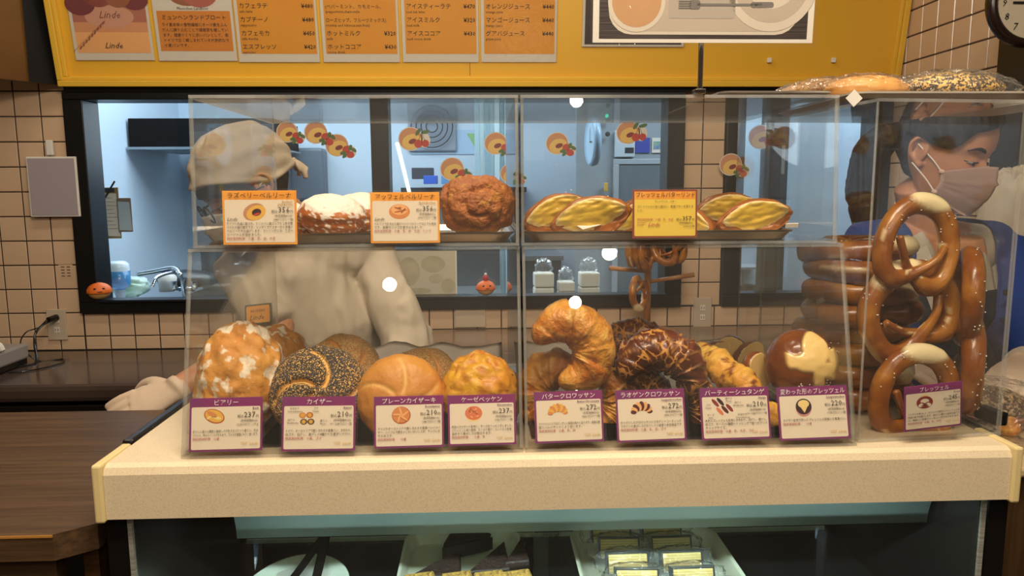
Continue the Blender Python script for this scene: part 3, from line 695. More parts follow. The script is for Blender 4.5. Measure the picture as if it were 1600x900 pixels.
menu(630, 748, [(Y_[1]+.012, 'アイスココア', 'iced cocoa drink', '¥430'), (Y_[2]+.012, 'アイスミルク', 'iced milk', '¥320'), (Y_[3]+.012, 'アイスティーラテ', 'iced tea latte', '¥470'), (Y_[4]+.012, 'アイスティー', 'iced tea', '¥400')], 'orange menu sheet listing iced tea, iced milk and iced cocoa')
menu(752, 869, [(Y_[1]+.012, 'グアバジュース', 'guava juice', '¥440'), (Y_[2]+.012, 'マンゴージュース', 'mango juice', '¥440'), (Y_[3]+.012, 'オレンジジュース', 'orange juice', '¥440'), (Y_[4]+.012, 'リンゴジュース', 'apple juice', '¥440')], 'orange menu sheet listing four fruit juices at 440 yen')
# rye bread sheet
tt, w_ = board_poster(249, 371, 95, .30, 'white sheet with a round dark loaf above an orange text box', name='bread_poster')
bm = bmesh.new(); poly(bm, [(-w_/2+.012, .035), (w_/2-.010, .035), (w_/2-.010, .178), (-w_/2+.012, .178)], .0003, 0)
poly(bm, ell(-.015, .245, .075, .05), .0004, 1); poly(bm, ell(.03, .235, .065, .045), .0006, 2)
obj('printed_panel', bm, [mat('orange_box_print', 'd8862a', .5), M_bl['9a5b3a'], M_bl['b06050']], tt)
it = [('ミュンヘンランドブロート', 0, .148, .020, 0, 'c', w_-.045), ('Muenchen Landbrot', 0, .182, .014, 0, 'c')]
for i, s in enumerate(['ライ麦本来の食物繊維にオーツ麦をふん', 'だんに練り込むことで繊維質を増してい', 'ます。健康づくりに良いパンとして、南', 'ドイツで広く親しまれている代表的なラ', 'イ麦パンです。']):
    it.append((s, -w_/2+.026, .124-.0185*i, .0145, 0, 'f' if i < 4 else 'l', w_-.05))
lettering(it, [M_ink], 'lettering', tt, .0012)
# wheat-and-bread poster
tt, w_ = board_poster(119, 242, 94, .30, 'poster of crusty loaves and a wheat ear in faded pinkish orange', name='bread_poster')
bm = bmesh.new(); q = lambda y0, y1, m_: poly(bm, [(-w_/2+.012, y0), (w_/2-.010, y0), (w_/2-.010, y1), (-w_/2+.012, y1)], .0003, m_)
q(.026, .10, 0); q(.10, .135, 1); q(.135, .29, 2)
poly(bm, ell(.0, .155, .09, .04), .0005, 3)
for x, y, rx, c in ((-.10, .20, .055, 4), (-.03, .225, .05, 5), (.04, .22, .045, 6), (.10, .215, .05, 4), (-.07, .255, .06, 5), (.06, .265, .06, 4)): poly(bm, ell(x, y, rx, rx*.75), .0006+.0001*c, c)
for i in range(9): poly(bm, ell(-.12+.012*i, .045+.011*i, .009, .0035, 10, .9+.3*(i % 2)), .0012, 6)
poly(bm, [(-.15, .03), (-.148, .03), (-.02, .14), (-.022, .14)], .0011, 6)
obj('printed_panel', bm, [M_bl['f0b070'], M_bl['e07a50'] if 0 else mat('print_sand', 'd9976a', .5), mat('print_rose', 'b5705c', .5), mat('print_pale_rose', 'd39a80', .5), mat('print_plum', '7a3038', .5), mat('print_russet', '8c4236', .5), M_bl['9a5b3a']], tt)
lettering([('Linde', 0, .043, .030, 0, 'c', None, .4), ('Linde', 0, .150, .036, 1, 'c', None, .4)], [M_ink, mat('scored_crust', '8a4a38', .6)], 'lettering', tt, .0016)
# dark poster half hidden by the hanging one
tt, w_ = board_poster(909, 1068, 73, .28, 'dark photo poster with thin white border, mostly behind the hanging tray photo', off=.006, name='photo_poster')
bm = bmesh.new(); poly(bm, [(-w_/2+.010, .008), (w_/2-.010, .008), (w_/2-.010, .27), (-w_/2+.010, .27)], .0003); obj('printed_panel', bm, mat('dark_photo', '3a2c24', .4), tt)

# ---------------------------------------------------------------- hanging tray photo on a clip stand
A0, A1 = at(921, 71, 0.985), at(1273, 73, 0.985); w_ = (A1-A0).length; hp = .225
tt = thing('hanging_poster', 'sleeved landscape photo of a tray with soup bowl and fork, held on a pole', 'poster', (A0+A1)/2, (PI/2+.05, 0, 0))
bm = bmesh.new(); box(bm, (0, hp/2, 0), (w_-.008, hp-.008, .001)); obj('sheet', bm, M_paper, tt)
bm = bmesh.new(); x0, x1 = -w_/2+.016, w_/2-.016
R4 = lambda a, b_, c, d, z, m_: poly(bm, [(a, b_), (c, b_), (c, d), (a, d)], z, m_)
x0, x1 = -w_/2+.012, w_/2-.012
R4(x0, .009, x1, hp-.010, .0008, 0)
poly(bm, rrect(x0+.012, .014, x1-.012, hp-.02, .03), .0009, 1); poly(bm, rrect(x0+.017, .018, x1-.017, hp-.026, .026), .0010, 6)
bx_ = -w_/2+.060; px2 = w_/2-.062
poly(bm, ell(bx_, .054, .037, .037, 36), .0012, 2); poly(bm, ell(bx_, .055, .032, .032, 36), .0013, 3)
poly(bm, ell(px2, .078, .060, .060, 40), .0012, 2); poly(bm, ell(px2, .079, .050, .050, 36), .0013, 6); poly(bm, ell(px2, .080, .034, .034, 30), .0014, 2)
poly(bm, rrect(-.047, .034, .040, .085, .004), .0012, 4)
R4(-.010, .0495, .075, .0525, .0016, 5); poly(bm, rrect(-.020, .0455, -.006, .0565, .003), .0016, 5)
for i in range(4): R4(-.034, .0460+.0028*i, -.018, .0475+.0028*i, .0016, 5)
poly(bm, rrect(.060, .0475, .090, .0545, .003), .0016, 5); R4(-.030, .0640, .080, .0672, .0016, 5); poly(bm, rrect(-.034, .062, .0, .069, .003), .0016, 5)
poly(bm, rrect(-.044, .060, -.028, .078, .003), .0014, 2)
obj('printed_panel', bm, [wood_mat('print_dark_wood', '3c2d28', '2a1e1b', .4), M_bl['c9bba8'], M_bl['c9bba8'], mat('print_soup', 'b98a5c', .5), M_bl['a79a8b'], mat('print_grey', '6f6862', .5), mat('print_tray', 'b3a290', .5)], tt)
bm = bmesh.new(); nx, ny = 40, 24; g = []
for j in range(ny+1):
    g.append([bm.verts.new((-w_/2+w_*i/nx, -.002+(hp+.004)*j/ny, .004+.0012*math.sin(i*.9+j*.3)+.0015*nz(i/nx*3, j/ny*3, 0, 1.3, 3))) for i in range(nx+1)])
for j in range(ny):
    for i in range(nx): bm.faces.new((g[j][i], g[j][i+1], g[j+1][i+1], g[j+1][i]))
obj('clear_sleeve', bm, M_sleeve, tt, smooth=True)
px_ = at(1095, 100, 0.996)
bm = bmesh.new(); cyl(bm, (0, 0, 0), (0, 0, .10), .0035); bp = thing('poster_stand', 'slim steel pole clipped to the acrylic case top, holding up the tray photo', 'stand', (px_.x, 0.997, ZU1+.001))
obj('pole', bm, M_chrome, bp); obj('clip_base', B((0, .004, .003), (.014, .018, .006), .001), M_chrome, bp); obj('top_grip', B((0, -.004, .100), (.016, .010, .010), .001), M_chrome, bp)

# ---------------------------------------------------------------- wing panel at the upper corner
t = thing('wing_panel', 'dark brown glossy side panel angled out beside the yellow sign', 'panel', (-1.62, 2.96, 1.90))
bm = bmesh.new(); d = Vector((-.28, -.40, 0))
def slab(bm, p, d, h, th, mi=0):
    n = Vector((-d.y, d.x, 0)).normalized()*th; a = [Vector(p), Vector(p)+d, Vector(p)+d+Vector((0, 0, h)), Vector(p)+Vector((0, 0, h))]
    va = [bm.verts.new(q_) for q_ in a]; vb = [bm.verts.new(q_+n) for q_ in a]
    bm.faces.new(va); bm.faces.new(vb[::-1])
    for i in range(4): bm.faces.new((va[i], vb[i], vb[(i+1) % 4], va[(i+1) % 4]))
    bmesh.ops.recalc_face_normals(bm, faces=bm.faces); return bm
obj('panel', slab(bm, (0, 0, 0), d, .6, -.03), mat('brown_gloss', '7a5526', 0.3, col2='5e3c1c', scale=2), t)
obj('black_edge', slab(bmesh.new(), (.012, -.004, -.002), Vector((-.055, -.08, 0)), .604, .004), M_black, t)
obj('clear_sleeve', slab(bmesh.new(), (-.16, -.236, .03), Vector((-.14, -.2, 0)), .5, .004), mat('grey_frame', '8c8375', .3), t)

# ---------------------------------------------------------------- wall clock
t = thing('wall_clock', 'round dark-rimmed wall clock with italic numerals, on the post above the tiled corner', 'clock', at(1604, 6, 2.13), (PI/2, 0, 0))
rim = lathe([(0, -.012), (.112, -.012), (.122, 0), (.122, .018), (.112, .028), (.100, .024), (.097, .010), (0, .010)], 48)
obj('rim', rim, mat('clock_rim', '241610', .25), t, smooth=True)
bm = bmesh.new(); poly(bm, ell(0, 0, .097, .097, 48), .0105); obj('dial', bm, mat('clock_dial', 'cdbfa6', .5), t)
bm = bmesh.new(); poly(bm, rrect(-.003, -.02, .003, .05, .001), .014); poly(bm, rrect(-.05, -.003, .015, .003, .001), .015); obj('hand', bm, M_ink, t)
lettering([(str(h), .074*math.sin(h*PI/6), .074*math.cos(h*PI/6)-.010, .028, 0, 'c', None, .15) for h in range(1, 13)], [M_ink], 'numerals', t, .0125)

# ---------------------------------------------------------------- mirror, outlet, cable, switch plates, gadget
p = at(84.5, 292, 2.975)
t = thing('wall_mirror', 'small white-framed mirror hung on the tiles beside the kitchen window', 'mirror', p, (PI/2, 0, 0.02))
obj('frame', B((0, 0, 0), (.188, .232, .014), .003), M_white, t)
obj('mirror_plate', B((0, 0, .008), (.174, .218, .003)), mat('painted_reflection_grey', 'a39a9f', 0.12, coat=.5), t)  # flat mauve-grey base colour stands in for what the mirror reflects
obj('hook', B((-.003, .150, 0), (.026, .058, .012), .003), M_white, t)
bm = bmesh.new(); tube(bm, [(-.003, .122, .004), (.002, .116, .006), (.006, .122, .004)], .0015, 6); obj('hanger_wire', bm, M_chrome, t)
def outlet(px, py, label, w_=.075, h_=.125, blank=False, name='wall_outlet', horiz=False):
    t = thing(name, label, 'outlet', at(px, py, WY-.004), (PI/2, 0, 0))
    if horiz: w_, h_ = h_, w_
    obj('plate', B((0, 0, .003), (w_, h_, .008), .002), mat('plate', 'bfae98', .4), t)
    if not blank:
        for k in (-1, 1):
            bm = bmesh.new(); box(bm, (k*.02 if horiz else 0, 0 if horiz else k*.02, .0078), (.022, .024, .002), .001); s_ = obj('socket', bm, M_paper, t)
            bm = bmesh.new()
            for q_ in (-1, 1): box(bm, ((k*.02 if horiz else 0)+q_*.005, 0 if horiz else k*.02, .0092), (.002, .009, .0008))
            obj('slot', bm, M_ink, s_)
    return t
outlet(90, 507, 'double wall outlet with a plug in it, on the tiles above the dark counter')
outlet(622, 498, 'wide outlet plate on the tiles under the kitchen window, near the counter worker', horiz=True)
outlet(735, 497, 'blank pale wall plate on the tiles under the kitchen window, beneath a small pumpkin bun', horiz=True, blank=True, name='wall_plate')
outlet(1097, 488, 'upright outlet on the tiled pillar beside the pretzel stand')
p0 = at(85, 497, 2.97)
bm = bmesh.new(); cyl(bm, (p0.x, 2.985, p0.z), (p0.x-.01, 2.945, p0.z-.003), .013, .011); t = tag(obj('power_plug', bm, M_dark), 'black plug pushed into the double wall outlet', 'plug')
P = lambda px, py, Y: at(px, py, Y)
bm = bmesh.new(); tube(bm, catmull([(p0.x-.012, 2.94, p0.z-.003), P(70, 504, 2.9), P(56, 520, 2.85), P(54, 538, 2.82), Vector((-1.665, 2.76, .866)), Vector((-1.70, 2.70, .866)), Vector((-1.74, 2.70, .872))], 8), .0045, 8)
tag(obj('power_cable', bm, M_dark), 'thick black cable curving from the wall plug down to the card terminal', 'cable')
bm = bmesh.new(); tube(bm, catmull([(p0.x-.01, 2.945, p0.z-.012), P(60, 512, 2.9), P(40, 520, 2.85), P(33, 540, 2.8), Vector((-1.68, 2.80, .8635)), Vector((-1.60, 2.82, .8635)), Vector((-1.57, 2.74, .8635)), Vector((-1.62, 2.64, .8635)), Vector((-1.68, 2.62, .8635))], 8), .0025, 8)
tag(obj('thin_cable', bm, M_dark), 'thin dark cable looping onto the counter beside the thicker one', 'cable')
t = thing('card_terminal', 'grey receipt terminal on the dark back counter, cut by the picture edge', 'machine', (-1.765, 2.66, .862))
obj('body', B((0, 0, .05), (.16, .20, .055), .008), mat('grey_plastic', '8b8078', .35), t)
obj('base', B((0, 0, .014), (.15, .19, .027), .004), M_dark, t)
bm = bmesh.new(); tube(bm, catmull([(.03, -.05, .085), (.05, -.05, .10), (.07, -.05, .10), (.078, -.05, .082)], 6), (.012), 10); obj('paper_roll', bm, M_paper, t)
obj('foot', B((.06, -.08, .012), (.025, .025, .022), .008), M_dark, t)
t = thing('wall_note', 'small printed label stuck on the tiles just beside the window frame', 'label', at(103, 425, WY-.004), (PI/2, 0, 0))
bm = bmesh.new()
for i in range(4):
    for j in range(2): poly(bm, rrect(-.018+j*.022, .018-i*.012, -.004+j*.022, .022-i*.012, .001), .0006)
obj('lettering', bm, mat('faded_ink', '5b4a40', .6), t)
bm = bmesh.new(); poly(bm, rrect(-.028, -.03, .028, .03, .002), .0002); obj('sticker', bm, M_tile, t)
# ================================================================ bread
def lye_mat():
    """dark crust broken by thin wandering pale cracks"""
    m = mat('cracked_lye_crust', '4c2212', 0.28, col2='6a3319', scale=20, bump=.4, bscale=120, mask='cf9148')
    nt = m.node_tree; L = nt.links.new; N = nt.nodes.new; b = nt.nodes['Principled BSDF']; src = b.inputs['Base Color'].links[0].from_socket
    tc = N('ShaderNodeTexCoord'); n = N('ShaderNodeTexNoise'); n.inputs['Scale'].default_value = 55; n.inputs['Detail'].default_value = 5; L(tc.outputs['Object'], n.inputs['Vector'])
    ad = N('ShaderNodeMix'); ad.data_type = 'VECTOR'; ad.inputs[0].default_value = .012; L(tc.outputs['Object'], ad.inputs[4]); L(n.outputs['Color'], ad.inputs[5])
    v = N('ShaderNodeTexVoronoi'); v.feature = 'DISTANCE_TO_EDGE'; v.inputs['Scale'].default_value = 62; L(ad.outputs[1], v.inputs['Vector'])
    n2 = N('ShaderNodeTexNoise'); n2.inputs['Scale'].default_value = 38; n2.inputs['Detail'].default_value = 3; L(tc.outputs['Object'], n2.inputs['Vector'])
    th = N('ShaderNodeMapRange'); th.inputs['From Min'].default_value = .45; th.inputs['From Max'].default_value = .72; th.inputs['To Max'].default_value = .13; L(n2.outputs['Fac'], th.inputs['Value'])
    lt = N('ShaderNodeMath'); lt.operation = 'LESS_THAN'; L(v.outputs['Distance'], lt.inputs[0]); L(th.outputs[0], lt.inputs[1])
    mx = N('ShaderNodeMix'); mx.data_type = 'RGBA'; L(lt.outputs[0], mx.inputs[0]); L(src, mx.inputs[6]); mx.inputs[7].default_value = hexc('c98c42'); L(mx.outputs[2], b.inputs['Base Color'])
    return m
M_burli = mat('floury_crust', 'c8822e', 0.65, col2='d99a42', scale=18, bump=.6, bscale=90, mask='ead9bd', mbreak=120)
M_poppy = seed_mat('poppy_crust', 'd59a4a', 'e8b765', '2b241e', '6a6056', 820, .80)
M_sesame = seed_mat('sesame_crust', 'b5722e', 'c98a3e', 'e0b878', '9a6428', 800, .8)
M_plain = mat('smooth_golden_crust', 'c67f2e', 0.5, col2='d6943c', scale=14, bump=.25, bscale=160, mask='e3ad5c')
M_cheese = mat('melted_cheese_crust', 'e2a929', 0.45, col2='c9781e', scale=22, bump=.7, bscale=60, mask='b96a1c', lo=.45, hi=.72)
M_crois = mat('butter_croissant_crust', 'b8681a', 0.33, col2='d99538', scale=30, bump=.8, bscale=130, mask='e8bb62', lo=.4, hi=.6)
M_lye = mat('dark_lye_crust', '4f2413', 0.3, col2='5f2e18', scale=20, bump=.35, bscale=120, mask='cf9148')
M_lye = lye_mat()
M_stange = mat('cheese_twist_crust', 'e6b44c', 0.5, col2='d9972f', scale=30, bump=.7, bscale=80, mask='8a4a18')
M_lyeball = mat('lye_ball_crust', '6a3410', 0.22, col2='8a4a16', scale=16, bump=.15, bscale=90, mask='edc77c')
M_pretzel = mat('pretzel_crust', '864a18', 0.25, col2='bb7c30', lo=.42, hi=.72, scale=22, bump=.2, bscale=70, mask='eed9a8')
M_sugar = mat('sugared_doughnut_crust', '9a4e16', 0.5, col2='b8671f', scale=16, bump=.5, bscale=150, mask='efe3d2', mbreak=75)
M_apple = mat('fried_apple_crust', '96501a', 0.5, col2='ad6422', scale=22, bump=.8, bscale=240, mask='c68a32')
M_butter = mat('butter_face', 'e5c04e', 0.4, col2='dcb23c', scale=18, bump=.3, bscale=40, mask='e9cf8e')
M_crust = mat('butter_roll_crust', '92501c', 0.25, col2='a9642a', scale=14, bump=.2, bscale=80, mask='c98a3c')
M_salt = mat('coarse_salt', 'f2ead9', 0.3)
M_tan = mat('tan_loaf_crust', 'c98a3e', 0.45, col2='d79a4c', scale=10, bump=.2, bscale=80)
M_ham = mat('ham_pink', 'c98a7c', 0.4)
M_choc = mat('chocolate_cake', '301b11', 0.6, col2='22120b', scale=60, bump=.9, bscale=160)
M_chocside = mat('chocolate_coat', '160c07', 0.35)
M_nut = seed_mat('chopped_nut_topping', '8a6430', 'a87c3c', 'b5893c', '6e4c22', 260, .8)
sst = lambda a, b, x: (lambda t: t*t*(3-2*t))(max(0, min(1, (x-a)/(b-a))))

def sph(u, v):
    th, ph = 2*PI*u, PI*v; return math.cos(th)*math.sin(ph), math.sin(th)*math.sin(ph), math.cos(ph)
def blob(name, rx, ry, rz, amp=.05, s=4, seed=0, nu=56, nv=32, maskfn=None, shape=None, pw=1.0):
    def fn(u, v):
        x, y, z = sph(u, v); d = 1+amp*nz(x, y, z, s, seed, 3)
        if pw != 1: z = math.copysign(abs(z)**pw, z)
        m = maskfn(x, y, z) if maskfn else 0
        p = [x*rx*d, y*ry*d, z*rz*d]
        if shape:
            q = shape(x, y, z, p)
            p = q[:3]; m = q[3] if len(q) > 3 else m
        return (*p, m)
    return surf(name, fn, nu, nv)
def bread(name, me, m, label, cat, loc, rot=(0, 0, 0), group=None, sc=1):
    me.materials.append(m)
    o = bpy.data.objects.new(name, me); C.objects.link(o); o.location = loc; o.rotation_euler = rot
    if sc != 1: o.scale = (sc,)*3
    return tag(o, label, cat, group)
def tsurf(name, pts, rads, seg, fn=None, cap=1.0, up=(0, 0, 1)):
    pts = [Vector(p) for p in pts]; n = len(pts); fr = []; up = Vector(up)
    for i in range(n):
        t = (pts[min(i+1, n-1)]-pts[max(i-1, 0)]).normalized(); s = t.cross(up).normalized(); fr.append((s, s.cross(t), t))
    def f(u, v):
        if v <= 0: return (*(pts[0]-fr[0][2]*rads[0]*cap*.6), 0)
        if v >= 1: return (*(pts[-1]+fr[-1][2]*rads[-1]*cap*.6), 0)
        k = (v*(n+1)-1); i = max(0, min(n-1, int(round(k))))
        a = 2*PI*u; dr, m = fn(i/(n-1), a, i) if fn else (1, 0)
        s, q, t = fr[i]; return (*(pts[i]+(s*math.cos(a)+q*math.sin(a))*rads[i]*dr), m)
    return surf(name, f, seg, n+1)

# --- floury loaves
def burli(seed):
    def mk(x, y, z): return sst(-.05, .38, nz(x, y, z, 3.4, seed+9, 5)+.10*nz(x, y, z, 22, seed, 2))*.85
    return blob('floury_roll', .060, .047, .079, .10, 2.6, seed, 72, 44, mk, lambda x, y, z, p: (p[0]*(1+.12*(z < 0)*(-z)), p[1]+.006*nz(x, y, z, 6, seed, 4), p[2]))
GB = 'floury crusty rolls'
bread('floury_roll', burli(1.3), M_burli, 'big flour-dusted crusty roll standing behind the first purple card', 'bread', at(376, 590, 1.035), (-.18, .12, .15), GB)
bread('floury_roll', burli(5.1), M_burli, 'flour-dusted crusty roll half hidden behind the big front one', 'bread', at(432, 580, 1.150), (-.2, -.1, .4), GB, .93)
bread('floury_roll', burli(7.7), M_burli, 'lowest, barely visible flour-dusted roll between the loaf and the poppy-seed roll', 'bread', at(452, 606, 1.215), (1.2, 0, .5), GB, .62)
# --- kaiser rolls
def kaiser(R, H, seed, deep=.006, swirl=1.1, ncut=5):
    def sh(x, y, z, p):
        r = math.hypot(x, y); a = math.atan2(y, x); g = 0
        if z > 0:
            for k in range(ncut):
                c = 2*PI*k/ncut+seed+swirl*(r-.3)*1.4; d = abs((a-c+PI) % (2*PI)-PI)*r
                g = max(g, math.exp(-(d/.065)**2))
            g *= sst(.02, .2, r)*.9+.1; g *= 1-sst(.86, 1.0, r)
        k = 1-.10*g
        return (p[0]*(1-.02*g), p[1]*(1-.02*g), p[2]-deep*g*1.6, min(1, g*g*1.0))
    return blob('seeded_roll', R, R, H, .035, 3, seed, 90, 48, None, sh, .85)
TL = 1.22
bread('seeded_roll', kaiser(.066, .036, .9, .0055, 1.1, 4), M_poppy, 'dark poppy-seed roll with pale curved cuts behind the four-roll card', 'bread', at(499, 614, 1.005), (TL, .08, .1), 'seeded and plain round rolls')
bread('seeded_roll', kaiser(.062, .034, 2.2, .004), M_sesame, 'sesame-coated roll peeping out behind the poppy-seed roll', 'bread', at(535, 586, 1.095), (TL, -.15, -.2), 'seeded and plain round rolls')
bread('plain_roll', kaiser(.061, .036, 3.6, .0012, .6), M_plain, 'smooth golden roll with faint star creases, not seeded', 'bread', at(627, 622, 0.998), (TL+.1, 0, 0), 'seeded and plain round rolls')
bread('seeded_roll', kaiser(.060, .034, 4.4, .003), M_sesame, 'sesame-coated roll tucked behind the smooth golden roll', 'bread', at(662, 605, 1.085), (TL, .1, .2), 'seeded and plain round rolls')
bread('cheese_roll', blob('cheese_roll', .053, .042, .050, .11, 3.4, 8.2, 64, 40, lambda x, y, z: sst(.05, .35, nz(x, y, z, 4, 2, 4))*.6+.3*sst(.3, .9, z), lambda x, y, z, p: (p[0], p[1]+.004*nz(x, y, z, 8, 4, 4), p[2]*(1.08 if z > 0 else 1.0))), M_cheese, 'lumpy yellow cheese-topped roll at the end of the roll case', 'bread', at(750, 612, 1.0), (-.1, .05, 0))
# --- croissants
def croissant(R, rmax, A, seed, nseg=7, lye=False, tipx=1.0, name='croissant'):
    n = 84; pts = []; rads = []
    for i in range(n):
        s = i/(n-1)*2-1; a = s*A
        rr = R*(1-.12*abs(s)**3)
        pts.append((rr*math.sin(a), rr*math.cos(a), .004*math.sin(s*2)*0))
        k = abs(s)*(nseg/2); f = k-math.floor(k)
        body = (1-abs(s)**2.3)**.62*rmax*.93+rmax*.16
        rads.append(max(.004, body*(1.0+.15*(1-f)**1.5*(1 if k > .35 else .3)-.05)))
    def fn(t, a, i):
        s = t*2-1
        off = .20*math.sin(a*1.0+seed)+.07*math.sin(2*a+seed*2)
        k = (abs(s)+off)*(nseg/2); f = k-math.floor(k)
        p = Vector(pts[i]); q = nz(p.x*12+math.cos(a), p.y*12+math.sin(a), t*6, 1.6, seed, 4)
        edge = math.exp(-((1-f)/.10)**2)*.9
        dr = 1+.12*q-.05*math.exp(-((f)/.09)**2)-.04*edge*0
        if lye:
            c = nz(math.cos(a)*2.4, math.sin(a)*2.4, t*11, 1.9, seed+3, 5)
            crack = math.exp(-(c/.045)**2)*.9; z2 = nz(math.cos(a), math.sin(a), t*5, 1.7, seed+6, 2)
            m = edge*.9*(1-sst(.78, .86, abs(s)))
            return dr, min(1, m) if abs(s) < .8 else 0
        m = max(edge*.45, sst(.15, .5, q)*.5)
        return dr, m
    return tsurf(name, pts, rads, 36, fn, .4)
GC, GL = 'butter croissants', 'dark lye croissants'
bread('butter_croissant', croissant(.042, .0295, 2.3, 1.1, 5), M_crois, 'curled golden croissant on top of the butter croissant pile', 'bread', at(882, 550, 1.015), (PI/2-.15, 1.05, 0), GC)
bread('butter_croissant', croissant(.042, .029, 1.7, 3.3, 5), M_crois, 'butter croissant lying under the curled one at the case corner', 'bread', at(870, 622, 1.045), (PI/2-.5, -.8, 0), GC)
bread('butter_croissant', croissant(.040, .027, 1.6, 5.7), M_crois, 'butter croissant whose rounded end shows beside the first croissant card', 'bread', at(925, 625, 1.035), (PI/2-.3, 1.9, 0), GC)
bread('butter_croissant', croissant(.040, .027, 1.6, 6.7), M_crois, 'lowest butter croissant, showing only left of its card', 'bread', at(858, 655, 1.05), (.3, .2, .5), GC, .9)
bread('lye_croissant', croissant(.052, .029, 1.62, 2.1, 8, True, name='lye_croissant'), M_lye, 'large dark brown lye croissant with pale cracks, arched across the pile', 'bread', at(1030, 603, 1.01), (PI/2-.35, .28, .05), GL)
bread('lye_croissant', croissant(.045, .025, 1.5, 4.1, 8, True, name='lye_croissant'), M_lye, 'dark lye croissant whose top shows behind the arched one', 'bread', at(1000, 565, 1.115), (PI/2-.6, -.3, .3), GL)
bread('lye_croissant', croissant(.045, .024, 1.4, 7.1, 8, True, name='lye_croissant'), M_lye, 'lye croissant with broad pale cracks under the arch of the large one', 'bread', at(1005, 640, 1.03), (.9, .2, .3), GL)
bread('lye_croissant', croissant(.040, .022, 1.4, 9.3, 8, True, name='lye_croissant'), M_lye, 'dark curved croissant end between the second and third croissant-case cards', 'bread', at(1066, 640, 1.015), (PI/2-.3, 1.2, 0), GL, .9)
# --- cheese twists
def stange(L, r, seed):
    n = 60; pts = [(L*(i/(n-1)-.5), .004*math.sin(i*.12), 0) for i in range(n)]
    rads = [r*max(.35, (1-abs(i/(n-1)*2-1)**5)**.5) for i in range(n)]
    def fn(t, a, i):
        g = math.sin(a+t*16); q = nz(math.cos(a)*2, math.sin(a)*2, t*14, 1.5, seed, 4)
        return 1+.10*g+.16*q, sst(.12, .34, nz(math.cos(a), math.sin(a), t*9, 2.2, seed+4, 3))*(1 if g < .2 else .2)
    return tsurf('cheese_twist', pts, rads, 28, fn, .5)
p0, p1 = at(1095, 553, 1.075), at(1172, 605, 0.99)
d = p1-p0
bread('cheese_twist', stange(d.length+.035, .0215, 1.0), M_stange, 'knobbly pale cheese twist lying diagonally above its card', 'bread', (p0+p1)/2, d.to_track_quat('X', 'Z').to_euler(), 'cheese twists')
bread('cheese_twist', stange(.13, .021, 5.0), M_stange, 'cheese twist underneath the diagonal one, its browned end showing', 'bread', at(1160, 640, 1.02), (0, .1, -.5), 'cheese twists')
def wedge(seed):
    def sh(x, y, z, p):
        cut = p[1] < -.004
        return (p[0], max(p[1], -.004), p[2], 1.0 if cut else 0.0)
    return blob('pretzel_chunk', .028, .02, .021, .05, 3, seed, 40, 24, None, sh)
for i, (px, py, Y, r, lb) in enumerate([(1122, 556, 1.16, (.1, .2, .5), 'cut chunk of lye roll with pale face, nearest the cheese twist'), (1147, 552, 1.17, (.3, 1.0, -.2), 'dark-crusted cut chunk of lye roll, middle of three behind the twist'), (1170, 560, 1.15, (.1, -.8, .3), 'cut chunk of lye roll with wide pale cut, last of three behind the twist'), (1184, 582, 1.05, (.0, 1.3, .5), 'half lye roll showing its pale cut face against the ball-shaped roll')]):
    bread('pretzel_chunk', wedge(i*2.2), M_lyeball, lb, 'bread', at(px, py, Y), r, 'cut pieces of lye roll', 1.15)
# --- cross-cut lye ball
def lyeball():
    def sh(x, y, z, p):
        w_ = nz(x, y, z, 3, 2, 2)*.10
        d1 = abs(x+w_-.05*0); d2 = abs(z+.15*x-.10+w_)
        f = y < .35
        arm1 = (1-sst(.10, .20, d1-.06*max(0, -0)))*sst(-1.0, -.9, -abs(z))
        top = max(0, 1-((x-.12)**2/.16+(z-.55)**2/.20)); band = 1-sst(.16, .27, abs(z-.12+.28*x+w_)); band *= sst(-.72, -.6, x)
        stem = (1-sst(.12, .2, abs(x-.14+.2*z)))*(1 if z < .2 else 0)*sst(-.95, -.8, z)
        m = max(band, stem, sst(.0, .25, top), sst(.45, .6, x+.3*z+w_)*(1 if -.35 < z < .55 else 0)) if f else 0
        k = 1+.05*m; return (p[0]*k, p[1]*k, p[2]*k, m)
    return blob('lye_ball_roll', .050, .044, .049, .03, 2.5, 1, 110, 70, None, sh)
lb = thing('lye_ball_roll', 'glossy brown ball-shaped lye roll with a pale cross cut and coarse salt', 'bread', at(1250, 568, 1.02))
me = lyeball(); me.materials.append(M_lyeball); o = bpy.data.objects.new('crumb', me); C.objects.link(o); o.parent = lb; o.name = 'roll_body'
def salt(parent, centers, r, n, seed, size=.0016, nm='salt_grains'):
    """joined coarse salt crystals; centers: functions giving a surface point"""
    rr = random.Random(seed); bm = bmesh.new()
    for i in range(n):
        p = centers(rr); box(bm, p, (size*rr.uniform(.6, 1.2), size*rr.uniform(.6, 1.2), size*rr.uniform(.6, 1.1)), 0, (rr.uniform(0, 3), rr.uniform(0, 3), 0))
    o = obj(nm, bm, M_salt, parent); o['kind'] = 'stuff'; return o
def on_ball(rr):
    k = rr.random() < .5; cx, cz = ((-.25, -.62), (.50, -.60))[k]
    x, z = cx+rr.gauss(0, .09), cz+rr.gauss(0, .12)
    if rr.random() < .25: x, z = rr.gauss(.75, .08), rr.gauss(.35, .15)
    y = -math.sqrt(max(.05, 1-x*x-z*z)); return (x*.051, y*.045, z*.050)
salt(lb, on_ball, .003, 110, 4)

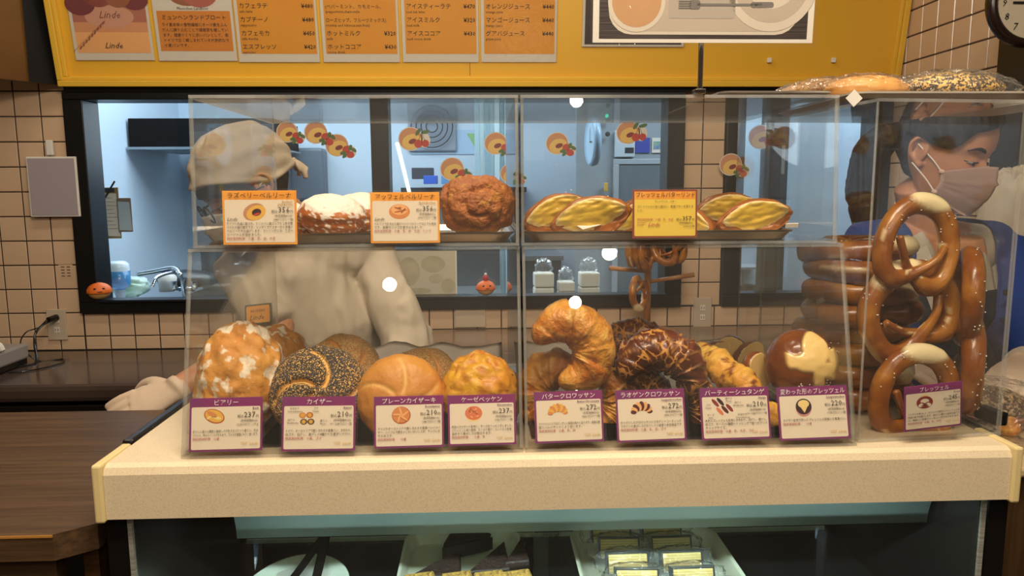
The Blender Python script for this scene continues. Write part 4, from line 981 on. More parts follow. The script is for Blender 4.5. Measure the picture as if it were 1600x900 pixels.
# --- pretzels
def pretzel_path(wid=1.0, hgt=1.0):
    h = [(.047, .004, .012), (.030, -.020, .017), (.008, -.040, .011), (-.016, -.056, .002), (-.040, -.062, 0), (-.061, -.046, 0), (-.069, -.012, 0), (-.062, .026, 0), (-.038, .056, 0), (0, .067, 0)]
    g = [(-x, y, (z-.014 if i < 2 else (-.002 if i == 2 else z))) for i, (x, y, z) in enumerate(h)]
    g[0] = (-.047, .004, .010); g[1] = (-.030, -.020, .008)
    pts = h+g[-2::-1]
    return catmull([(x*wid, y*hgt, z) for x, y, z in pts], 7)
def pretzel_mesh(seed, wid=1.0, hgt=1.0, fat=1.0, split=1):
    P = pretzel_path(wid, hgt); n = len(P)
    rads = [fat*(.0065+.0105*sst(.12, .48, 1-abs(i/(n-1)*2-1))) for i in range(n)]
    def fn(t, a, i):
        s = abs(t-.5); q = nz(math.cos(a), math.sin(a), t*7, 1.5, seed, 3)
        out = math.sin(a)*.7+math.cos(a)*(-.7)
        m = (1-sst(.040, .058, s+.035*(1-math.sin(a-.785))))*sst(-.15, .2, math.sin(a-.785)+.2*q)
        if q > .55 and s > .12: m = max(m, .6)
        m *= split
        return 1+.09*q+.16*m, m
    return tsurf('pretzel', P, rads, 18, fn, .8)
pm = [pretzel_mesh(1.1), pretzel_mesh(4.2, 1.05, .95, 1.05), pretzel_mesh(8.4, .96, 1.03), pretzel_mesh(6.1, 1.0, 1.0, 1.0, 0), pretzel_mesh(2.7, 1.03, .97, 1.05, 0)]
for m_ in pm: m_.materials.append(M_pretzel)
def pretzel_salt_mesh(seed):
    rr = random.Random(seed); bm = bmesh.new(); P = pretzel_path(); n = len(P)
    for i in range(34):
        t = rr.gauss(.5, .07); i_ = int(max(2, min(n-3, t*n))); p = P[i_]; tn = (P[i_+1]-P[i_-1]).normalized(); s = tn.cross(Vector((0, 0, 1))).normalized()
        a = rr.uniform(0, PI); r = .0178-.012*sst(.1, .45, abs(i_/n-.5)); c = p+(s*math.cos(a)+s.cross(tn)*math.sin(a))*r*1.02
        box(bm, c, (.0018, .0016, .0014), 0, (rr.uniform(0, 3), rr.uniform(0, 3), 0))
    me = bpy.data.meshes.new('salt_grains'); bm.to_mesh(me); bm.free(); me.materials.append(M_salt); return me
sm = [pretzel_salt_mesh(3), pretzel_salt_mesh(5)]
def pretzel(i, label, loc, rot, group, sc=1.0, salted=True, name='pretzel', sc3=None):
    t = thing(name, label, 'pretzel', loc, rot, group); t.scale = sc3 or (sc, sc, sc)
    o = bpy.data.objects.new('dough_knot', pm[i]); C.objects.link(o); o.parent = t
    if salted:
        s = bpy.data.objects.new('salt_grains', sm[i % 2]); C.objects.link(s); s.parent = t; s['kind'] = 'stuff'
    return t
GP = 'pretzels in the tall case'
rr = random.Random(11)
ords = ['bottom', 'second', 'third', 'fourth', 'fifth', 'sixth', 'seventh', 'topmost']
for i in range(8):
    z = ZC+.0245+i*.0315
    pretzel(i % 5, f'{ords[i]} pretzel counted up the flat stack in the tall case', (.594+rr.uniform(-.004, .004), 1.135+rr.uniform(-.008, .008), z), (rr.uniform(-.05, .05), rr.uniform(-.05, .05), (.5+rr.uniform(-.5, .5))+(PI if i % 2 else 0)), GP, .98)
def stand(i, px, py, Y, roll, lab, sc=1, yaw=0, tilt=0, sc3=None):
    m = Matrix.Rotation(yaw, 3, 'Z') @ Matrix.Rotation(PI/2-tilt, 3, 'X') @ Matrix.Rotation(roll, 3, 'Z')
    return pretzel(i, lab, at(px, py, Y), m.to_euler(), GP, sc, sc3=sc3)
stand(0, 1433, 383, 1.005, -.25, 'upright pretzel leaning at the very top front of the tall case', .78, RA, .12, (.72, .86, .85))
stand(1, 1419, 485, 1.015, .45, 'upright pretzel in the middle of the case front, its pale split to the upper side', .88, RA, .05)
stand(2, 1430, 615, .990, -.1, 'lowest upright pretzel, its pale split just above the tilted price card', .82, RA, .0)
stand(3, 1512, 462, 1.03, 1.3, 'pretzel seen edge-on down the far side of the case, upper one', .85, RA+1.0, .0)
stand(4, 1512, 570, 1.03, 1.9, 'pretzel seen edge-on down the far side of the case, lower one', .85, RA+1.0, .0)

# --- metal trays
def tray(label, x0, x1, y0, y1, z, h=.013, r=.018, m=None, flare=.006, name='baking_tray', cat='tray', rot=0):
    t = thing(name, label, cat, ((x0+x1)/2, (y0+y1)/2, z), (0, 0, rot)); a, b_ = (x1-x0)/2, (y1-y0)/2
    bm = bmesh.new(); rings = []
    for e, zz in ((-.006, .0005), (-.001, .002), (flare*.8, h-.002), (flare+.001, h), (flare+.0035, h), (flare+.0035, h-.0025), (flare+.001, h-.003), (-.000, .0)):
        rings.append([bm.verts.new((x, y, zz)) for x, y in rrect(-a-e, -b_-e, a+e, b_+e, r)])
    for p, q in zip(rings, rings[1:]):
        for i in range(len(p)): bm.faces.new((p[i], p[(i+1) % len(p)], q[(i+1) % len(q)], q[i]))
    bm.faces.new(rings[0]); bm.faces.new(rings[-1][::-1]); bmesh.ops.recalc_face_normals(bm, faces=bm.faces)
    obj('pan', bm, m or M_steel, t); return t
ZS = ZU0+.0045
tray('steel baking tray under the sugared doughnuts and the apple doughnut', -.335, .035, 1.015, 1.26, ZS)
tray('steel baking tray under the butter-filled pretzel rolls', .068, .425, 1.015, 1.26, ZS)
o = tag(obj('parchment', B((.075, .0, 0), (.03, .02, .0008), 0, (.3, -.2, .4)), M_paper, None, at(836, 352, 1.04)), 'small corner of baking parchment sticking out of the butter-roll tray', 'paper')
o = tag(obj('paper_tag', B((0, 0, 0), (.018, .003, .006), 0, (.3, 0, -.1)), M_paper, None, at(1237, 352, 1.05)), 'small white paper scrap in the far corner of the butter-roll tray', 'paper')
# --- sugared doughnuts
def donut(seed):
    def mk(x, y, z): return max(sst(.10, .45, z+.35*nz(x, y, z, 5, seed, 5)), .85*sst(.12, .3, nz(x, y, z, 9, seed+3, 4)))
    def sh(x, y, z, p):
        g = math.exp(-((z+.18)/.13)**2); return (p[0]*(1-.07*g), p[1]*(1-.07*g), p[2])
    return blob('jam_doughnut', .049, .044, .031, .06, 2.6, seed, 64, 40, mk, sh)
GD = 'sugared jam doughnuts'
bread('jam_doughnut', donut(1.2), M_sugar, 'powdered jam doughnut at the front between the two orange cards', 'doughnut', at(519, 337, 1.07), (.1, .08, 0), GD)
bread('jam_doughnut', donut(3.9), M_sugar, 'powdered jam doughnut behind the front one, running behind the swirl card', 'doughnut', at(560, 334, 1.14), (.05, -.1, .7), GD)
bread('jam_doughnut', donut(6.6), M_sugar, 'powdered jam doughnut mostly hidden by the jam doughnut card', 'doughnut', at(447, 345, 1.09), (.1, .1, 1.4), GD, .93)
# --- apple doughnut (coiled)
def apple():
    def sh(x, y, z, p):
        r = math.hypot(x, z); a = math.atan2(z, x); k = (a/(2*PI)*1.0+r*2.3+.1*nz(x, y, z, 3, 1)) % 1.0
        g = math.exp(-((k-.5)/.10)**2)*sst(.1, .3, r) if y < .55 else 0
        s = 1+.09*nz(x, y, z, 2.4, 5, 3)-.11*g
        return (p[0]*s, p[1]*s, p[2]*s, sst(.25, .55, nz(x, y, z, 4, 7, 3))*.7+(.4 if z < -.75 else 0))
    return blob('apple_doughnut', .054, .047, .045, .06, 3, 2, 100, 64, None, sh)
bread('apple_doughnut', apple(), M_apple, 'tall coiled brown apple doughnut glittering with sugar', 'doughnut', at(746, 320, 1.06), (0, 0, .1))
# --- butter-filled pretzel rolls
def broll(seed, L=.055):
    def sh(x, y, z, p):
        front = p[1] < -.010-.012*z
        t = max(0, 1-abs(x)**2.2)
        y = p[1]
        if front: y = -.010-.012*z+.0025*nz(x, z, 0, 4, seed, 3)
        return (p[0], y, p[2]*(.35+.65*t**.5), 0)
    return blob('x', L, .026, .029, .05, 2.5, seed, 72, 40, None, sh)
def bface(seed, L=.050):
    def sh(x, y, z, p):
        t = max(0, 1-abs(x)**2.0)**.5
        e = sst(.75, .98, math.hypot(x, z))
        return (p[0], p[1]*.5-.012-.012*z+.0030*nz(x, z, 0, 3.5, seed, 4), p[2]*(.3+.7*t), e)
    return blob('x', L*.94, .010, .0185, .03, 2.5, seed, 64, 30, None, sh)
GR = 'butter-filled pretzel rolls'
for i, (px, py, Y, ry, rz, lb_, sc) in enumerate([(868, 334, 1.11, -.33, .1, 'rear butter-filled pretzel roll at the divider end of its tray, salt on top', 1.0), (923, 341, 1.05, -.22, -.1, 'butter-filled pretzel roll lying foremost at the divider end of its tray', 1.08),
        (992, 338, 1.13, -.5, .3, 'butter-filled pretzel roll mostly hidden behind the yellow card', .9), (1070, 345, 1.09, .35, -.5, 'butter-filled roll whose dark crust end pokes out past the yellow card', .85),
        (1137, 330, 1.12, -.05, .0, 'rear butter-filled pretzel roll at the open end of its tray', 1.0), (1178, 342, 1.06, -.18, -.1, 'butter-filled pretzel roll lying foremost at the open end of its tray', 1.0)]):
    t = thing('butter_pretzel_roll', lb_, 'bread', at(px, py, Y), (-.35, ry, rz), GR); t.scale = (sc,)*3
    me = broll(i*1.9+1); me.name = 'crust'; me.materials.append(M_crust); o = bpy.data.objects.new('crust', me); C.objects.link(o); o.parent = t
    me = bface(i*2.3+4); me.name = 'butter_layer'; me.materials.append(M_butter); o = bpy.data.objects.new('butter_layer', me); C.objects.link(o); o.parent = t
    if i in (0, 4, 1): salt(t, lambda r_: (r_.gauss(0, .014), r_.gauss(-.002, .005), .0235+r_.uniform(-.001, .001)), 0, 34, i, .0015)

# --- liners under the lower cases
M_liner = mat('white_liner_paper', 'f0e8dc', 0.6, bump=.3, bscale=6)
def liner(x0, x1, label, seed, yb=1.37):
    bm = bmesh.new(); g = []; nx, ny = 30, 16
    for j in range(ny+1):
        v = j/ny; row = []
        for i in range(nx+1):
            u = i/nx; y = .96+(yb-.96)*v
            z = ZC+.0065+(.048*sst(.62, 1.0, v)*(1+.35*nz(u*4, seed, 0, 1, seed)))+.0006
            row.append(bm.verts.new((x0+(x1-x0)*u, y-.0, z)))
        g.append(row)
    for j in range(ny):
        for i in range(nx): bm.faces.new((g[j][i], g[j][i+1], g[j+1][i+1], g[j+1][i]))
    bmesh.ops.solidify(bm, geom=bm.faces[:], thickness=.0005)
    return tag(obj('liner_paper', bm, M_liner, smooth=True), label, 'paper')
liner(-.30, .035, 'white liner paper curling up behind the round rolls', 1.1)
liner(.07, .46, 'white liner paper curling up behind the croissants and twists', 4.4)
tag(obj('wooden_board', B((-.17, 1.15, ZC+.0057), (.41, .35, .0014)), wood_mat('dark_board', '3a2718', '24170d', .5)), 'thin dark board under the floury and seeded rolls', 'board')
tag(obj('wooden_board', B((.27, 1.15, ZC+.0057), (.41, .35, .0014)), bpy.data.materials['dark_board']), 'thin dark board under the croissants and lye rolls', 'board')
# ================================================================ wrapped loaves on top of the cases
ZT = 1.6235
t = tray('film-wrapped grey tray on top of the cases, carrying the tan and the poppy-seeded loaf', .50, .86, .985, 1.24, ZT-.008, .008, .02, mat('tray_grey', 'a3988a', .35))
t = tray('second film-wrapped steel tray reaching back over the butter-roll case', .34, .48, 1.04, 1.33, ZT+.0005, .007, .015, bpy.data.materials['tray_grey'])
def wrapped(name, label, loc, rot, rx, ry, rz, m, seed, sc=1.13, tail=None):
    t = thing(name, label, 'bread', loc, rot, 'loaves in film on top of the cases')
    me = blob('loaf', rx, ry, rz, .05, 2.5, seed, 64, 36, lambda x, y, z: sst(.6, .8, nz(x, y, z, 3, seed))*.0); me.materials.append(m)
    o = bpy.data.objects.new('loaf', me); C.objects.link(o); o.parent = t
    def sh(x, y, z, p):
        k = 1+.10*nz(x, y, z, 5, seed+2, 5)+.22*max(0, abs(x)-.75)*2
        f = 1 if z > -.5 else 1
        return (p[0]*k*(1+.10*abs(x)), p[1]*k, max(p[2]*k, -rz*.98), 0)
    me = blob('film_wrap', rx*sc, ry*sc, rz*sc*1.02, .02, 3, seed+5, 80, 44, None, sh); me.materials.append(M_film)
    o = bpy.data.objects.new('film_wrap', me); C.objects.link(o); o.parent = t
    return t
wrapped('wrapped_loaf', 'smooth tan loaf in clear film on the tray above the pretzel case', at(1352, 143, 1.10), (0, 0, .15), .062, .05, .022, M_tan, 1.5)
wrapped('wrapped_loaf', 'poppy-seeded loaf in clear film, the outermost on top of the cases', at(1487, 140, 1.08), (0, .03, -.1), .070, .05, .024, seed_mat('poppy_loaf', 'd0a050', 'e0b766', '3b3026', '6a5a48', 420, .62), 3.5, 1.13)
wrapped('wrapped_loaf', 'low sesame loaf in glittering film at the tray end over the butter-roll case', at(1265, 142, 1.17), (0, -.18, .2), .052, .05, .016, M_sesame, 5.5)
tag(obj('paper_corner', B((0, 0, 0), (.016, .0006, .016), 0, (0, PI/4, 0)), M_paper, None, (.492, .980, 1.6150)), 'white paper corner folded down over the tray edge beside the tan loaf', 'paper')
# ---------------------------------------------------------------- wrapped goods on the side counter
zc = 1.101
t = thing('wrapped_sandwich', 'seeded dark roll with ham in a clear bag on the pale side counter', 'sandwich', at(1548, 632, 1.16))
M_seedroll = seed_mat('seeded_dark_roll', '4a3526', '5a4030', 'b59a72', '6a5238', 260, .55)
me = blob('roll', .055, .05, .03, .04, 3, 3, 60, 36, None, lambda x, y, z, p: (p[0], p[1], max(p[2], -.008))); me.materials.append(M_seedroll); o = bpy.data.objects.new('roll', me); C.objects.link(o); o.parent = t
me = blob('ham', .054, .05, .006, .12, 5, 8, 48, 12); me.materials.append(M_ham); o = bpy.data.objects.new('ham', me); C.objects.link(o); o.parent = t; o.location = (0, 0, -.014)
me = blob('bottom_half', .05, .046, .012, .04, 3, 5, 48, 16); me.materials.append(M_seedroll); o = bpy.data.objects.new('bottom_half', me); C.objects.link(o); o.parent = t; o.location = (0, 0, -.028)
me = blob('clear_bag', .075, .06, .045, .16, 3.5, 15, 64, 36, None, lambda x, y, z, p: (p[0]*(1+.2*max(0, x)), p[1], max(p[2], -.041))); me.materials.append(M_film); o = bpy.data.objects.new('clear_bag', me); C.objects.link(o); o.parent = t
t = thing('wrapped_pastry', 'golden pastry in a clear bag at the edge of the side counter', 'pastry', at(1600, 668, 1.12))
me = croissant(.03, .02, 1.7, 2.2, name='pastry'); me.materials.append(M_crois); o = bpy.data.objects.new('pastry', me); C.objects.link(o); o.parent = t; o.rotation_euler = (.3, 0, .6)
me = blob('clear_bag', .065, .05, .034, .18, 3.5, 25, 60, 32, None, lambda x, y, z, p: (p[0], p[1], max(p[2], -.028))); me.materials.append(M_film); o = bpy.data.objects.new('clear_bag', me); C.objects.link(o); o.parent = t
t = thing('flat_film_bag', 'empty clear film bag lying flat on the pale side counter', 'bag', (.80, 1.08, 1.1015))
me = blob('film', .06, .05, .006, .3, 5, 35, 48, 16, None, lambda x, y, z, p: (p[0], p[1], max(p[2], 0.0))); me.materials.append(M_film); o = bpy.data.objects.new('film', me); C.objects.link(o); o.parent = t
o = tag(obj('black_clip', B((0, 0, .010), (.02, .045, .020), .004), M_dark, None, (.728, 1.0, 1.163), (0, 0, .1)), 'small black plastic block at the foot of the tall pretzel case', 'clip')

# ---------------------------------------------------------------- wooden pretzel stand on the back counter
zb = .9275; pc_ = at(1010, 520, 2.80)
t = thing('pretzel_stand', 'turned wooden pretzel stand with crossing pegs on the raised back counter', 'stand', (pc_.x, 2.80, zb))
M_peg = wood_mat('honey_wood', 'b0793f', '8e5c2b', .4, (6, 6, .8))
obj('base', lathe([(0, 0), (.115, 0), (.120, .006), (.120, .016), (.112, .024), (.02, .026), (0, .026)], 40), M_peg, t, smooth=True)
bm = bmesh.new(); cyl(bm, (0, 0, .02), (0, 0, .44), .0145); obj('post', bm, M_peg, t, smooth=True)
for (a, b_) in (((-.01, -.012, .255), (-.155, -.05, .272)), ((.01, -.012, .215), (.165, -.06, .245)), ((0, -.01, .36), (-.06, -.12, .375)), ((0, -.01, .36), (.08, -.12, .375))):
    bm = bmesh.new(); cyl(bm, a, b_, .0075, .009, 12); obj('peg', bm, M_peg, t, smooth=True)
bx, by = pc_.x, 2.80
GS = 'pretzels hung on the wooden stand'
M_ = lambda yaw, tilt, roll: (Matrix.Rotation(yaw, 3, 'Z') @ Matrix.Rotation(PI/2-tilt, 3, 'X') @ Matrix.Rotation(roll, 3, 'Z')).to_euler()
for i, (dx, dy, dz, yaw, roll, lb_) in enumerate([(-.045, -.06, .175, .9, 2.7, 'pretzel hanging alone on the lower peg of the wooden stand'), (-.07, -.05, .345, 1.1, .4, 'outermost of the pretzels bunched at the top of the wooden stand'), (-.045, -.065, .34, 1.0, .7, 'second pretzel in the bunch at the top of the wooden stand'),
        (-.02, -.08, .335, .9, .5, 'third pretzel in the bunch at the top of the wooden stand'), (.05, -.09, .355, -.6, 1.2, 'pretzel with a pale split at the far side of the stand top'), (.075, -.06, .345, -.9, .2, 'pretzel behind the pale-split one at the far side of the stand top')]):
    pretzel(i % 5, lb_, (bx+dx, by+dy, zb+dz), M_(yaw, .1, roll), GS, .80, False)

# ================================================================ inside the glass showcase
zs = .845
t = thing('tongs_plate', 'oval white plate holding black tongs inside the showcase', 'plate', (-.30, 1.09, zs+.012)); 
pl = lathe([(0, .004), (.055, .004), (.075, .012), (.088, .022), (.090, .022), (.078, .008), (.058, 0), (0, 0)], 40); pl.transform(Matrix.Diagonal((.95, 1.35, 1, 1))); obj('plate_body', pl, mat('white_ceramic', 'd6d8c6', .15), t, smooth=True)
bm = bmesh.new(); B2((-.045, -.10, .010), (.045, .10, .012), bm=bm); obj('napkin', bm, M_paper, t)
t = thing('serving_tongs', 'black serving tongs resting across the white plate', 'tongs', (-.30, 1.07, zs+.03))
for s, (a, b_, c) in enumerate((((-.055, -.10, -.004), (-.012, .02, .010), (.022, .15, .032)), ((.035, -.09, -.002), (.032, .03, .012), (.026, .15, .034)))):
    bm = bmesh.new(); tube(bm, catmull([a, b_, c], 8), [(.0075, .002)]*17, 10); obj('arm', bm, M_dark, t, smooth=True)
bm = bmesh.new(); cyl(bm, (.018, .15, .033), (.031, .15, .033), .006); obj('pivot', bm, M_chrome, t)
M_wt = mat('white_tray_plastic', 'cfc8b4', .25)
tray('white tray with upturned end under the chocolate and nut cakes', -.135, .052, .985, 1.30, zs, .022, .03, M_wt, .008, 'cake_tray')
tray('white tray holding the film-wrapped cake slices', .17, .41, .985, 1.29, zs, .024, .035, M_wt, .012, 'cake_tray')
def slice_(label, x, y, z, w_, d_, h_, rot, tri=True, mats=(M_choc, M_chocside), name='chocolate_cake', tip=.0):
    t = thing(name, label, 'cake', (x, y, z), rot, 'unwrapped cakes on the white tray')
    bm = bmesh.new(); P_ = [(-w_/2, -d_/2), (w_/2, -d_/2), (w_/2, d_/2)] if tri else [(-w_/2, -d_/2), (w_/2, -d_/2), (w_/2, d_/2), (-w_/2, d_/2)]
    a = [bm.verts.new((px, py, 0)) for px, py in P_]; b_ = [bm.verts.new((px, py, h_*.82)) for px, py in P_]
    bm.faces.new(a[::-1]); bm.faces.new(b_)
    for i in range(len(a)): bm.faces.new((a[i], a[(i+1) % len(a)], b_[(i+1) % len(a)], b_[i]))
    bmesh.ops.recalc_face_normals(bm, faces=bm.faces); bmesh.ops.bevel(bm, geom=bm.edges[:], offset=.003, segments=2, affect='EDGES')
    obj('cake_body', bm, mats[1], t)
    bm = bmesh.new(); k = .93; cxx = sum(p[0] for p in P_)/len(P_); cyy = sum(p[1] for p in P_)/len(P_)
    a = [bm.verts.new((cxx+(px-cxx)*k, cyy+(py-cyy)*k, h_*.80)) for px, py in P_]; b_ = [bm.verts.new((cxx+(px-cxx)*k, cyy+(py-cyy)*k, h_)) for px, py in P_]
    bm.faces.new(b_)
    for i in range(len(a)): bm.faces.new((a[i], a[(i+1) % len(a)], b_[(i+1) % len(a)], b_[i]))
    bmesh.ops.recalc_face_normals(bm, faces=bm.faces); bmesh.ops.bevel(bm, geom=bm.edges[:], offset=.002, segments=1, affect='EDGES')
    obj('topping', bm, mats[0], t); return t
zz = zs+.003
slice_('wide triangular chocolate slice nearest the tongs plate', -.088, 1.15, zz+.008, .095, .075, .036, (.12, 0, .05))
slice_('middle triangular chocolate slice of the rear row', .0, 1.16, zz+.008, .075, .085, .042, (.12, 0, .1))
slice_('narrow steep chocolate slice at the tray end beside the divider', .045, 1.17, zz+.006, .045, .075, .048, (.1, 0, .15))
slice_('chocolate slice lying flat behind the middle one', -.03, 1.24, zz+.004, .08, .06, .034, (0, 0, 2.9))
for i, (x, lb_) in enumerate(((-.098, 'nut-topped cake bar at the front, nearest the tongs'), (-.040, 'nut-topped cake bar second along the front row'), (.010, 'nut-topped cake bar third along the front row'), (.052, 'nut-topped cake bar at the divider end of the front row'))):
    slice_(lb_, x, 1.060, zz+.022, .050, .072, .034, (.05, 0, .2), False, (M_nut, M_chocside), 'nut_bar')
M_layer = mat('layered_sponge', 'c4a458', .5, col2='9a7434', scale=1.6, stretch=(1, 1, 160), lo=.45, hi=.55)
def wcake(label, x, y, z, tilt):
    t = thing('wrapped_cake', label, 'cake', (x, y, z), (tilt, 0, random.uniform(-.05, .05)), 'film-wrapped layered cake slices')
    obj('sponge', B((0, 0, .016), (.064, .018, .030), .001), M_layer, t)
    bm = bmesh.new(); B2((-.0335, -.0095, .0312), (.0335, .0105, .0345), .001, bm); B2((-.035, -.0092, .001), (-.0325, .0105, .0345), .0005, bm); B2((.0325, -.0092, .001), (.035, .0105, .0345), .0005, bm); obj('chocolate_coat', bm, M_chocside, t)
    def sh(x_, y_, z_, p): 
        k = 1+.16*nz(x_, y_, z_, 5, x*50+y*30, 5); return (p[0]*k*(1+.15*abs(x_)), p[1]*k, max(p[2]*k, -.017))
    me = blob('film_wrap', .047, .019, .024, .02, 3, x*10, 44, 24, None, sh, .6); me.materials.append(M_film); o = bpy.data.objects.new('film_wrap', me); C.objects.link(o); o.parent = t; o.location = (0, 0, .0185)
nms = ['rearmost', 'second from the back', 'third from the back', 'fourth from the back', 'front']
for c in range(2):
    for r in range(5):
        wcake(f'{nms[r]} film-wrapped layer cake in the {"column nearest the chocolate slices" if c == 0 else "column nearest the biscuit box"}', (.222, .312)[c]+r*(.006), 1.225-.045*r, zz+.030-.004*r-(.0 if r else 0), -.38)
t = thing('biscuit_box', 'clear lidded box of small yellow biscuits beside the wrapped cakes', 'box', (.398, 1.03, zs+.026), (0, 0, -.12))
obj('clear_box', B((0, 0, .016), (.075, .06, .032), .002), M_film, t)
for i in range(4): obj('biscuit', lathe([(0, 0), (.011, 0), (.012, .003), (.010, .005), (0, .005)], 14), mat('biscuit_%d' % i, 'd9c25a', .5), t, (-.018, -.004, .003+i*.0055))
for i in range(3): obj('biscuit', lathe([(0, 0), (.011, 0), (.012, .003), (.010, .005), (0, .005)], 14), M_butter, t, (.026, -.004, .003+i*.0055))
me = blob('chocolate_cookie', .011, .011, .010, .2, 5, 2, 24, 14); me.materials.append(M_choc); o = bpy.data.objects.new('chocolate_cookie', me); C.objects.link(o); o.parent = t; o.location = (.006, 0, .014)
for x in (-.12, -.045, .12):
    t = thing('wrapped_pack', {-.12: 'glinting film-wrapped pack standing at the back of the showcase behind the tongs', -.045: 'dark film-wrapped pack behind the chocolate slices', .12: 'dark film-wrapped pack standing behind the glass divider'}[x], 'package', (x, 1.345, zs+.0))
    obj('pack', B((0, 0, .06), (.055, .02, .12), .004), M_chocside, t)
    me = blob('film_wrap', .036, .018, .068, .25, 5, x*40, 40, 24, None, None, .7); me.materials.append(M_film); o = bpy.data.objects.new('film_wrap', me); C.objects.link(o); o.parent = t; o.location = (0, 0, .06)
# ================================================================ kitchen seen through the window
M_kd = mat('kitchen_dark', '2c333a', .4); M_kg = mat('kitchen_grey', '8a949c', .4); M_kmet = mat('kitchen_steel', '9aa3a8', .3, metal=.8)
struct(obj('trim_2', B2((-2.16, 3.15, 0), (-2.10, 5.6, 2.6)), M_kit))      # short side wall carrying the clipboards
t = thing('range_hood', 'dark kitchen extractor hood high on the pale kitchen wall', 'hood', (-1.66, 4.6, 1.855))
obj('hood_body', B((0, .25, -.02), (.85, .6, .17), .004), mat('hood_black', '07090b', .8, spec=.15), t)
obj('hood_edge', B((0, -.06, -.11), (.86, .03, .015)), M_kmet, t)
obj('filter', B((.05, .25, -.115), (.8, .5, .01)), M_kg, t)
t = thing('kitchen_sink', 'steel double kitchen sink under the taps', 'sink', (-1.10, 3.85, 0))
bm = bmesh.new(); B2((-.47, -.35, .92), (1.2, .35, .95), .004, bm); obj('rim', bm, M_kmet, t)
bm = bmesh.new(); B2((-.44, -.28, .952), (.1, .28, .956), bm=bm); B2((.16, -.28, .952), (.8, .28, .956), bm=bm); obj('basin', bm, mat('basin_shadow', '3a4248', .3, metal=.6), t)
obj('backsplash', B2((-.47, .33, .95), (1.2, .36, 1.16)), mat('steel_splash', '5c666e', .3, metal=.6), t)
obj('cabinet', B2((-.47, -.34, 0), (1.2, .34, .92)), M_kg, t)
def tap(label, x, y, z, s=1):
    t = thing('water_tap', label, 'tap', (x, y, z))
    bm = bmesh.new(); cyl(bm, (0, 0, 0), (0, 0, .10*s), .016*s); cyl(bm, (-.05*s, 0, .05*s), (.05*s, 0, .05*s), .012*s); obj('tap_body', bm, M_chrome, t)
    bm = bmesh.new(); tube(bm, catmull([(0, 0, .09*s), (-.02*s, -.06*s, .14*s), (-.06*s, -.16*s, .13*s), (-.07*s, -.2*s, .09*s)], 6), .009*s, 10); obj('spout', bm, M_chrome, t, smooth=True)
    for q in (-1, 1):
        bm = bmesh.new(); cyl(bm, (q*.05*s, 0, .05*s), (q*.05*s, 0, .09*s), .014*s, .018*s, 8); obj('handle', bm, M_chrome, t)
tap('chrome tap with a long swing spout above the steel sink', -1.50, 3.75, .955, 1.0)
tap('chrome tap above the white basin beside the pumpkin bun', -1.78, 3.42, .99, .8)
bm = bmesh.new(); tube(bm, catmull([at(215, 428, 3.7), at(240, 424, 3.7), at(272, 419, 3.7), at(282, 430, 3.65)], 6), .012, 10); tag(obj('shower_pipe', bm, M_chrome, smooth=True), 'long chrome spray arm crossing above the sink', 'pipe')
t = thing('hand_basin', 'white oval hand basin at the corner of the kitchen', 'basin', (-1.68, 3.38, .965))
bs = lathe([(0, -.06), (.12, -.05), (.20, .0), (.235, .018), (.245, .018), (.245, .008), (.22, -.04), (.1, -.08), (0, -.08)], 40); bs.transform(Matrix.Diagonal((1.15, .85, 1, 1))); obj('bowl', bs, mat('basin_white', 'dfe8ee', .2), t, smooth=True)
t = thing('soap_bottle', 'upside-down dispenser bottle half full of blue soap on the kitchen wall', 'bottle', at(187, 442, 3.45))
obj('bottle_body', lathe([(0, .10), (.03, .10), (.044, .088), (.047, .07), (.047, .0), (.044, -.01), (.02, -.03), (0, -.03)], 24), mat('soap_clear', 'd4e2ea', .2), t, smooth=True)
obj('blue_liquid', lathe([(0, .056), (.0475, .056), (.0478, .0), (.0445, -.011), (.0205, -.031), (0, -.031)], 24), mat('soap_blue', '3f7fb0', .2), t, smooth=True)
bm = bmesh.new(); cyl(bm, (0, 0, -.07), (0, 0, -.03), .02, .022); obj('pump', bm, M_kg, t)
me = blob('sponge_bag', .09, .06, .05, .25, 3, 3, 40, 24); me.materials.append(mat('crumpled_bag', 'c9d8d8', .3, col2='9fc2a8', scale=7)); o = bpy.data.objects.new('sponge_bag', me); C.objects.link(o); o.location = at(203, 448, 3.6); tag(o, 'crumpled clear bag of sponges beside the soap bottle', 'bag')
t = thing('spray_bottle', 'white spray bottle with a blue cap behind the sink', 'bottle', at(262, 440, 3.95))
obj('bottle_body', lathe([(0, -.05), (.045, -.05), (.048, .02), (.02, .06), (0, .06)], 20), M_white, t, smooth=True); obj('cap', lathe([(0, .03), (.028, .03), (.028, .075), (0, .08)], 16), mat('blue_cap', '2f56b0', .3), t)
me = blob('dark_pan', .16, .1, .05, .06, 3, 3, 30, 18); me.materials.append(M_kd); o = bpy.data.objects.new('dark_pan', me); C.objects.link(o); o.location = at(292, 436, 4.05); tag(o, 'dark pan upturned at the back of the sink', 'pan')
